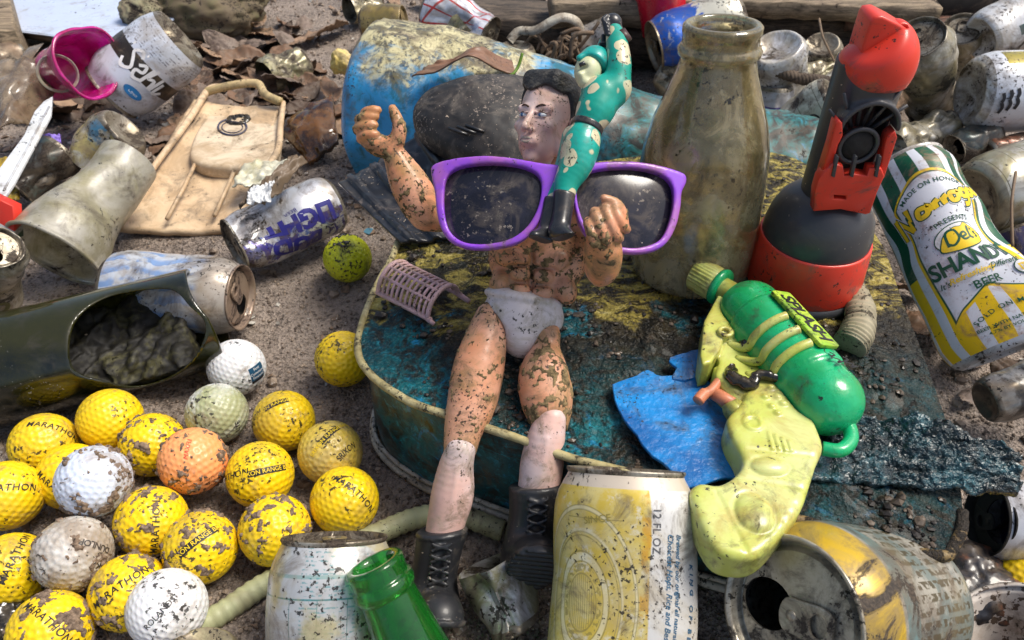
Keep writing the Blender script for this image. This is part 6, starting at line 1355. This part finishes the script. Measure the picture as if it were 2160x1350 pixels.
# ---------------------------------------------------------------- pink hair curler half
M_pink = grimy('pale_pink_plastic', (.66, .42, .44), .45, mud=.3, mudcol=(.13, .09, .06), mudscale=5, film=.4, filmcol=(.36, .25, .20), speck=.6, sand=.3)
cur = thing('hair_curler', 'pale pink openwork half of a hair curler lying on the left corner of the tin', 'hair curler', G(890, 600, .97))
ca, cb = G(832, 596, 1.0), G(935, 648, 1.0); cz = (cb-ca).normalized(); cl2 = (cb-ca).length; cx = Vector((0, 0, 1)).cross(cz).normalized(); R_ = .155
def cp(t, ang, r=R_): return ca+cz*(cl2*t)+cx*(-math.cos(math.radians(ang))*r)+Vector((0, 0, math.sin(math.radians(ang))*r*1.0+.0))+(-cx*0)
for ang in (5, 175): obj('rail', tube([cp(-.03, ang), cp(1.06, ang)], .018, 8), M_pink, cur)
for ang in (50, 80, 100, 130): obj('rail', tube([cp(0, ang), cp(1, ang)], .011, 6), M_pink, cur)
for i in range(12):
    obj('hoop', tube([cp(i/11, a) for a in np.linspace(4, 176, 18)], .017 if i in (0, 11) else .010, 7), M_pink, cur)
obj('foot', tube([cp(1.0, 176), cp(1.22, 184)], [.02, .016], 8), M_pink, cur); obj('foot', tube([cp(1.0, 4), cp(1.12, -4)], [.02, .014], 8), M_pink, cur)
# ribbed grub-like thing
M_grub = grimy('ribbed_grey_rubber', (.34, .30, .20), .6, mud=.35, mudcol=(.10, .085, .055), mudscale=6, film=.5, filmcol=(.22, .20, .11), speck=.5, sand=.2, bump=.8)
gp = smooth_path([G(1796, 602, 1.0), G(1812, 640, 1.02), G(1814, 680, 1.02), G(1800, 716, 1.01), G(1790, 734, 1.0)], 20)
rr = []
for i in range(len(gp)):
    t = i/(len(gp)-1); e = min(1, (min(t, 1-t)/.10))**.5; rr.append(max(.004, (.075+.035*t)*e*(1+.07*math.sin(i*1.21))))
V, F = tube(gp, rr, 28); V = np.array([p+.012*np.array((noise.noise(Vector(p*9)), noise.noise(Vector(p*9+3)), noise.noise(Vector(p*9+7)))) for p in V])
tag(obj('ribbed_plug', (V, F), M_grub), 'grey ribbed rubber plug shaped like a grub, lying on the tin right of the torch', 'rubber plug')
# ---------------------------------------------------------------- smaller rubbish
def sheet(name, lab, cat, K, m, fn=None, nu=24, nv=18, th=.015, group=None):
    pts = [G(*k) if len(k) == 3 else Vector(k[:3]) for k in K]; f = fn or (lambda u, v: .05*fbm((u*3, v*3, len(lab)), 1.2, 3, 2))
    return tag(obj(name, patch(*pts, nu, nv, f, th), m), lab, cat, group)
M_clearp = grimy('dirty_clear_plastic', lambda b: b.mix(b.step(b.noise(2.5, 6, .65, .6), .38, .64), (.46, .42, .27), (.74, .71, .62)), .35, mud=.20, mudscale=4, film=.42, filmcol=(.26, .23, .10), speck=.5, speckscale=14, bump=.35, trans=.6, coat=.15, wob=.15, wobscale=6)
M_clear2 = grimy('tan_clear_plastic', lambda b: b.mix(b.step(b.noise(2, 6, .65, .6), .38, .64), (.20, .14, .09), (.50, .40, .28)), .22, mud=.22, film=.35, filmcol=(.20, .14, .08), speck=.4, bump=.3, trans=.5, coat=.5)
M_magenta = grimy('magenta_plastic', lambda b: b.mix(b.step(b.noise(3, 4, .6), .4, .6), (.55, .004, .16), (.85, .02, .42)), .15, mud=.1, film=.12, filmcol=(.5, .2, .3), speck=.2, bump=.2, trans=.45, coat=.6)
M_wplas = grimy('white_plastic', (.68, .70, .72), .4, mud=.16, film=.25, filmcol=(.40, .37, .28), speck=.5, speckscale=14)
# crushed clear cup
def cupwall(c0, c1, r0, r1, m, name, lab, cat, dent=(), crumple=.02, seed=1, ovalf=1.0, bottom=True, group=None, lip=True):
    c0, c1 = Vector(c0), Vector(c1); z = (c1-c0).normalized(); h = (c1-c0).length; x = CAM-c0; x = (x-z*x.dot(z)).normalized(); y = z.cross(x)
    rt = thing(name, lab, cat, group=group, M=frame(c0, x, y, z)); pr = [(r0+(r1-r0)*t, h*t) for t in np.linspace(0, 1, 40)]
    if lip: pr += [(r1+.025, h+.0), (r1+.03, h+.02), (r1+.01, h+.03)]
    pr += [(max(.01, r-.014), q-.004) for r, q in pr[::-1]]
    V, F, uv = lathe(pr, 80); C = Crush(dent, crumple, 2.5, seed); V = C(V, max(r0, r1), h); V[:, 1] *= ovalf; obj('wall', (V, F, uv), m, rt, local=True)
    if bottom: V, F, uv = lathe([(0, .05), (r0*.8, .045), (r0*.92, .01), (r0, 0), (r0*.995, .03)], 60); V = C(V, max(r0, r1), h); V[:, 1] *= ovalf; obj('bottom', (V, F), m, rt, local=True)
    return rt
cupwall(G(272, 338, .72), G(116, 532, .42), .27, .40, M_clearp, 'plastic_cup', 'crushed dirty clear plastic cup lying mouth down to the lower left', 'cup', [(0, .45, .28, .10), (80, .3, .3, .12), (-70, .5, .3, .08)], .03, 3)
cupwall(W(96, 172, 8.3), W(190, 128, 7.9), .22, .42, M_magenta, 'pink_cup', 'bright magenta translucent plastic cup, torn open, below the sky-tinted board', 'cup', [(20, .5, .25, .10), (120, .8, .4, .15), (-100, .8, .3, .1)], .05, 5, bottom=False)
V, F, uv = lathe([(.17, -.06), (.185, -.03), (.195, .0), (.19, .012), (.165, -.05)], 40); z = (CAM-W(120, 150, 7.6)).normalized(); x = RIGHT; y = z.cross(x).normalized(); x = y.cross(z)
tag(obj('plastic_ring', xf((V, F), frame(W(122, 155, 7.75), x, y, z)), M_clearp), 'torn whitish plastic ring inside the magenta cup', 'ring')
cupwall(W(1398, 70, 9.6), W(1392, -55, 9.2), .26, .36, grimy('red_cup_plastic', (.62, .008, .03), .25, mud=.12, film=.1, speck=.3, coat=.4), 'plastic_cup', 'red plastic cup behind the blue and cream can at the top edge', 'cup', [(0, .6, .3, .05)], .01, 2)
cupwall(G(2185, 1500, .0), G(2170, 1352, .50), .26, .33, grimy('speckled_white_cup', (.55, .50, .45), .4, mud=.25, film=.4, filmcol=(.35, .26, .20), speck=1.0, speckscale=9, speckcol=(.06, .035, .02)), 'plastic_cup', 'brown speckled white plastic cup cut by the bottom right corner', 'cup', [], .006, 4)
kn = [(112, 206), (108, 245), (96, 268), (30, 390), (14, 415), (-14, 420), (-16, 380), (52, 288), (74, 238), (94, 216)]
def knife():
    V, F = prism([(G(x, y, .85).x, G(x, y, .85).y) for x, y in kn], .835, .865, .006); return V, F
o = thing('plastic_knife', 'white plastic knife handle slanting across the left edge', 'knife', G(50, 310, .8)); obj('handle', knife(), M_wplas, o); obj('groove', tube([G(104, 225, .87), G(70, 290, .87), G(8, 402, .87)], .010, 6), grimy('groove_shade', (.50, .52, .55)), o)
sheet('clear_plastic', 'bent piece of tan clear plastic under the magenta cup at the left edge', 'plastic piece', [(-40, 330, .5), (70, 270, .55), (135, 160, .75), (-30, 150, .9)], M_clear2, lambda u, v: .22*math.sin(u*3.1)+.05*fbm((u*3, v*3, 0), 1.3, 3))
sheet('clear_plastic', 'grey curved sliver of clear plastic left of the magenta cup', 'plastic piece', [(12, 178, .8), (44, 166, .8), (92, 92, 1.05), (60, 100, 1.0)], M_clear2, lambda u, v: .08*math.sin(v*3))
sheet('amber_shard', 'dark amber glass shard between the beige fin and the blue drum', 'glass shard', [(578, 262, .30), (650, 345, .12), (712, 300, .30), (698, 196, .55)], grimy('amber_glass', lambda b: b.mix(b.step(b.noise(3, 6, .7), .4, .62), (.03, .012, .004), (.24, .10, .02)), .12, mud=.2, film=.2, speck=.4, trans=.3, coat=.6), lambda u, v: .12*math.sin(u*3.1)*math.sin(v*3.1)+.03*fbm((u*4, v*4, 1), 1.5, 3), th=.05)
rock('pale yellow plastic lump peeping out behind the left end of the drum', G(722, 132, .45), (.14, .12, .16), 21, grimy('yellow_lump', (.66, .50, .14), .5, mud=.2, film=.3, filmcol=(.5, .4, .3)), 'plastic_lump', 'plastic lump')
sheet('yellow_scrap', 'bright yellow plastic scrap at the left edge under the white knife', 'plastic piece', [(-30, 470, .2), (40, 420, .25), (44, 330, .5), (-30, 335, .5)], grimy('yellow_scrap', (.62, .42, .02), .4, mud=.4, film=.3))
sheet('purple_scrap', 'lilac plastic scrap left of the yellow and blue can', 'plastic piece', [(70, 312, .55), (128, 300, .55), (126, 280, .6), (76, 288, .6)], plain('lilac_plastic', (.24, .16, .58)))
def carton():
    a = G(-20, 500, .55); V, F = prism([(0, 0), (.20, -.05), (.24, .22), (.02, .34)], -.06, .06, .01); M = frame(G(-12, 488, .62), RIGHT, (UP*.9+BACK*.3).normalized(), RIGHT.cross((UP*.9+BACK*.3).normalized()).normalized()); return xf((V, F), M)
def ctn(b):
    x, y, z = b.xyz(); c = b.mix(b.step(b.math('ADD', z, b.math('MULTIPLY', x, .6)), .10, .115), (.02, .10, .06), (.66, .66, .64)); return b.mix(b.step(b.math('ADD', z, b.math('MULTIPLY', x, .6)), .15, .16), c, (.62, .035, .02))
tag(obj('carton', carton(), grimy('red_carton', ctn, .4, mud=.15, film=.15, speck=.3)), 'red, white and green carton corner at the left edge', 'carton')
# scraps on the silver can
sheet('brown_leaf', 'curled brown leaf lying over the silver lettered can', 'leaf', [(505, 440, .72), (560, 432, .74), (648, 338, .85), (600, 356, .80)], grimy('wet_brown_leaf', (.15, .105, .065), .4, mud=.3, film=.3, speck=.4), lambda u, v: .10*math.sin(u*3.1)+.05*fbm((u*4, v*4, 0), 1.3, 3), th=.012)
sheet('paper_scrap', 'small white paper scrap stuck to the silver lettered can', 'paper', [(520, 428, .86), (570, 424, .86), (578, 378, .92), (526, 398, .90)], M_wplas, th=.01)
sheet('clear_plastic', 'whitish translucent plastic flake on the blade of the beige fin', 'plastic piece', [(488, 392, .42), (560, 392, .42), (606, 336, .55), (520, 338, .50)], grimy('milky_plastic', (.60, .58, .46), .35, mud=.1, film=.35, filmcol=(.40, .36, .15)), th=.012)
# strap, cord, grass, straws
def ribbon(pts, w, name, lab, cat, m):
    P = smooth_path([Vector(p) for p in pts], 8); V = []; F = []
    for i, p in enumerate(P):
        t = (P[min(i+1, len(P)-1)]-P[max(i-1, 0)]).normalized(); s = t.cross(BACK).normalized()
        for q in ((-w, -.012), (w, -.012), (w, .012), (-w, .012)): V.append(tuple(p+s*q[0]+BACK*q[1]))
    for i in range(len(P)-1):
        for j in range(4): F.append((i*4+j, i*4+(j+1) % 4, i*4+4+(j+1) % 4, i*4+4+j))
    F.append((0, 1, 2, 3)); e = len(P)*4; F.append((e-1, e-2, e-3, e-4)); return tag(obj(name, (V, F), m), lab, cat)
ribbon([G(1075, 86, .55), G(1095, 66, .65), G(1130, 64, .7), G(1180, 38, .85), G(1215, 45, .8), G(1228, 70, .6)], .055, 'strap', 'twisted dirty white plastic strap behind the blue drum', 'strap', grimy('white_strap', (.56, .52, .42), .5, mud=.3, film=.5))
def twig(pts, r, name, lab, m, cat='twig'): return tag(obj(name, tube(smooth_path([Vector(p) for p in pts], 6), r, 6), m), lab, cat)
M_twig = grimy('dry_twig', (.22, .15, .09), .7)
twig([G(1728, 40, 1.0), G(1735, 75, .95), G(1748, 105, .85), G(1760, 130, .75)], .014, 'twig', 'thin dry twig standing up between the bottle and the torch', M_twig)
twig([W(2143, 362, 5.0), W(2134, 430, 4.9), W(2136, 520, 4.85)], .010, 'twig', 'thin pale stalk in front of the big olive can', M_twig)
twig([G(200, 1262, .12), G(212, 1310, .08), G(232, 1352, .06)], .009, 'twig', 'reddish thin stem between two yellow balls at the bottom left', M_twig)
twig([G(1040, 163, 1.4), G(1075, 160, 1.45), G(1092, 142, 1.5), G(1102, 112, 1.6)], .014, 'grass_blade', 'green grass blade curving over the bark on the drum', plain('green_blade', (.12, .22, .02)), 'grass')
rs = random.Random(5)
def tangle():
    out = []
    for i in range(34):
        p = G(rs.uniform(1150, 1235), rs.uniform(85, 135), rs.uniform(.2, .7)); q = p+Vector((rs.uniform(-.3, .3), rs.uniform(-.2, .2), rs.uniform(-.2, .3))); m = (p+q)/2+Vector((rs.uniform(-.1, .1), rs.uniform(-.1, .1), .12)); out.append(tube(smooth_path([p, m, q], 5), rs.uniform(.012, .03), 5))
    return join(*out)
tag(obj('dry_plant_tangle', tangle(), grimy('dry_stalks', (.15, .095, .055), .7, mud=.4)), 'tangle of dead brown stalks left of the green figure', 'dead plant')
# ---- dead leaves
M_leafs = [grimy('dead_leaf_'+n, c, .55, mud=.28, film=.3, filmcol=(.12, .08, .05), speck=.5, bump=.6) for n, c in (('brown', (.17, .095, .055)), ('grey', (.20, .15, .12)), ('dark', (.07, .042, .028)), ('tan', (.33, .21, .13)))]
def leaf_mesh(seed):
    n, m = 44, 14; V = []; r = random.Random(seed); cu, tw = r.uniform(.15, .8)*r.choice((-1, 1)), r.uniform(-.6, .6)
    for s in (0, 1):
        for i in range(n+1):
            t = i/n; w = .30*math.sin(math.pi*t**.85)**.8*(1-.25*t)+.004
            for j in range(m+1):
                q = (j/m-.5)*2; x = (t-.5)*1.1; y = q*w; z = cu*y*y*2.2+.16*math.sin(t*3+seed)*cu+tw*y*x*1.2+.05*fbm((x*3, y*3, seed), 1.5, 3)-.018*(abs(q) < .08)+.006*math.sin((x+abs(y)*1.2)*60)
                V.append((x, y, z-s*.006))
    F = []; o = (n+1)*(m+1)
    for i in range(n):
        for j in range(m):
            a = i*(m+1)+j; F.append((a, a+m+1, a+m+2, a+1)); F.append((o+a, o+a+1, o+a+m+2, o+a+m+1))
    for i in range(n):
        for a in (i*(m+1), i*(m+1)+m): F.append((a, o+a, o+a+m+1, a+m+1))
    return V, F
LM = []
for k in range(8):
    me = bpy.data.meshes.new('dead_leaf'); V, F = leaf_mesh(k+1); me.from_pydata(V, [], F); me.polygons.foreach_set('use_smooth', np.ones(len(F), dtype=bool)); me.materials.append(M_leafs[k % 4]); me.update(); LM.append(me)
lr = random.Random(12)
spots = [(lr.uniform(395, 705), lr.uniform(60, 280)) for _ in range(74)]+[(lr.uniform(-10, 240), lr.uniform(95, 300)) for _ in range(16)]+[(lr.uniform(1560, 2150), lr.uniform(80, 330)) for _ in range(22)]+[(lr.uniform(720, 1250), lr.uniform(-10, 80)) for _ in range(12)]+[(lr.uniform(330, 470), lr.uniform(150, 330)) for _ in range(8)]+[(lr.uniform(1900, 2160), lr.uniform(560, 1000)) for _ in range(8)]
for i, (x, y) in enumerate(spots):
    o = bpy.data.objects.new('dead_leaf', LM[lr.randrange(8)]); COL.objects.link(o); p = G(x, y, 0); o.location = (p.x, p.y, ground_h(p.x, p.y)+lr.uniform(.06, .16)); s = lr.uniform(.4, .95)*(1 if p.y > 6 else .6); o.scale = (s, s, s)
    o.rotation_euler = (lr.uniform(-.5, .5), lr.uniform(-.45, .45), lr.uniform(0, 6.3)); tag(o, 'curled dead brown leaf lying among the rubbish on the soil', 'leaf', 'dead leaves on the soil')

# ---- small litter between the things
def litter():
    r_ = random.Random(21); V, F, n = [], [], 0
    for i in range(1500):
        if r_.random() < .75: px, py = r_.uniform(-60, 2200), r_.uniform(-20, 360)
        else: px, py = r_.uniform(-60, 2200), r_.uniform(360, 1350)
        g_ = G(px, py, 0); x, y, z = g_.x, g_.y, ground_h(g_.x, g_.y); k = r_.randint(4, 7); R_ = r_.uniform(.02, .075)*(1 if y > 5 else .5); st = r_.uniform(.3, 1.0)
        E_ = Matrix.Rotation(r_.uniform(0, 6.3), 3, 'Z') @ Matrix.Rotation(r_.gauss(0, .45), 3, 'X')
        top = []
        for j in range(k):
            a = 2*math.pi*(j+r_.uniform(-.3, .3))/k; p = E_ @ Vector((math.cos(a)*R_*r_.uniform(.7, 1.2), math.sin(a)*R_*st, r_.uniform(-.2, .2)*R_)); top.append(p)
        for s in (0, 1): V += [(x+p.x, y+p.y, z+.02+p.z-s*.006) for p in top]
        F.append(tuple(range(n, n+k))); F.append(tuple(range(n+k, n+2*k))[::-1]); F += [(n+j, n+k+j, n+k+(j+1) % k, n+(j+1) % k) for j in range(k)]; n += 2*k
    return V, F
b = NB('litter_chips'); x = b.xyz(b.vor(5.3, 'F1', 'Color')); c = b.mix(b.step(x[0], .1, .9), (.05, .03, .02), (.26, .17, .11)); c = b.mix(b.step(x[1], .80, .82), c, (.55, .52, .46)); c = b.mix(b.step(x[2], .95, .96), c, (.08, .22, .30)); c = b.mix(b.step(b.noise(20, 5, .7), .45, .65, 0, .7), c, (.06, .045, .03)); b.set(b.bsdf.inputs['Base Color'], c); b.bsdf.inputs['Roughness'].default_value = .6
tag(obj('litter', litter(), b.m, smooth=False, base=(0, 0, 0)), 'small broken flakes of bark, plastic and leaf over the soil', 'litter', kind='stuff')
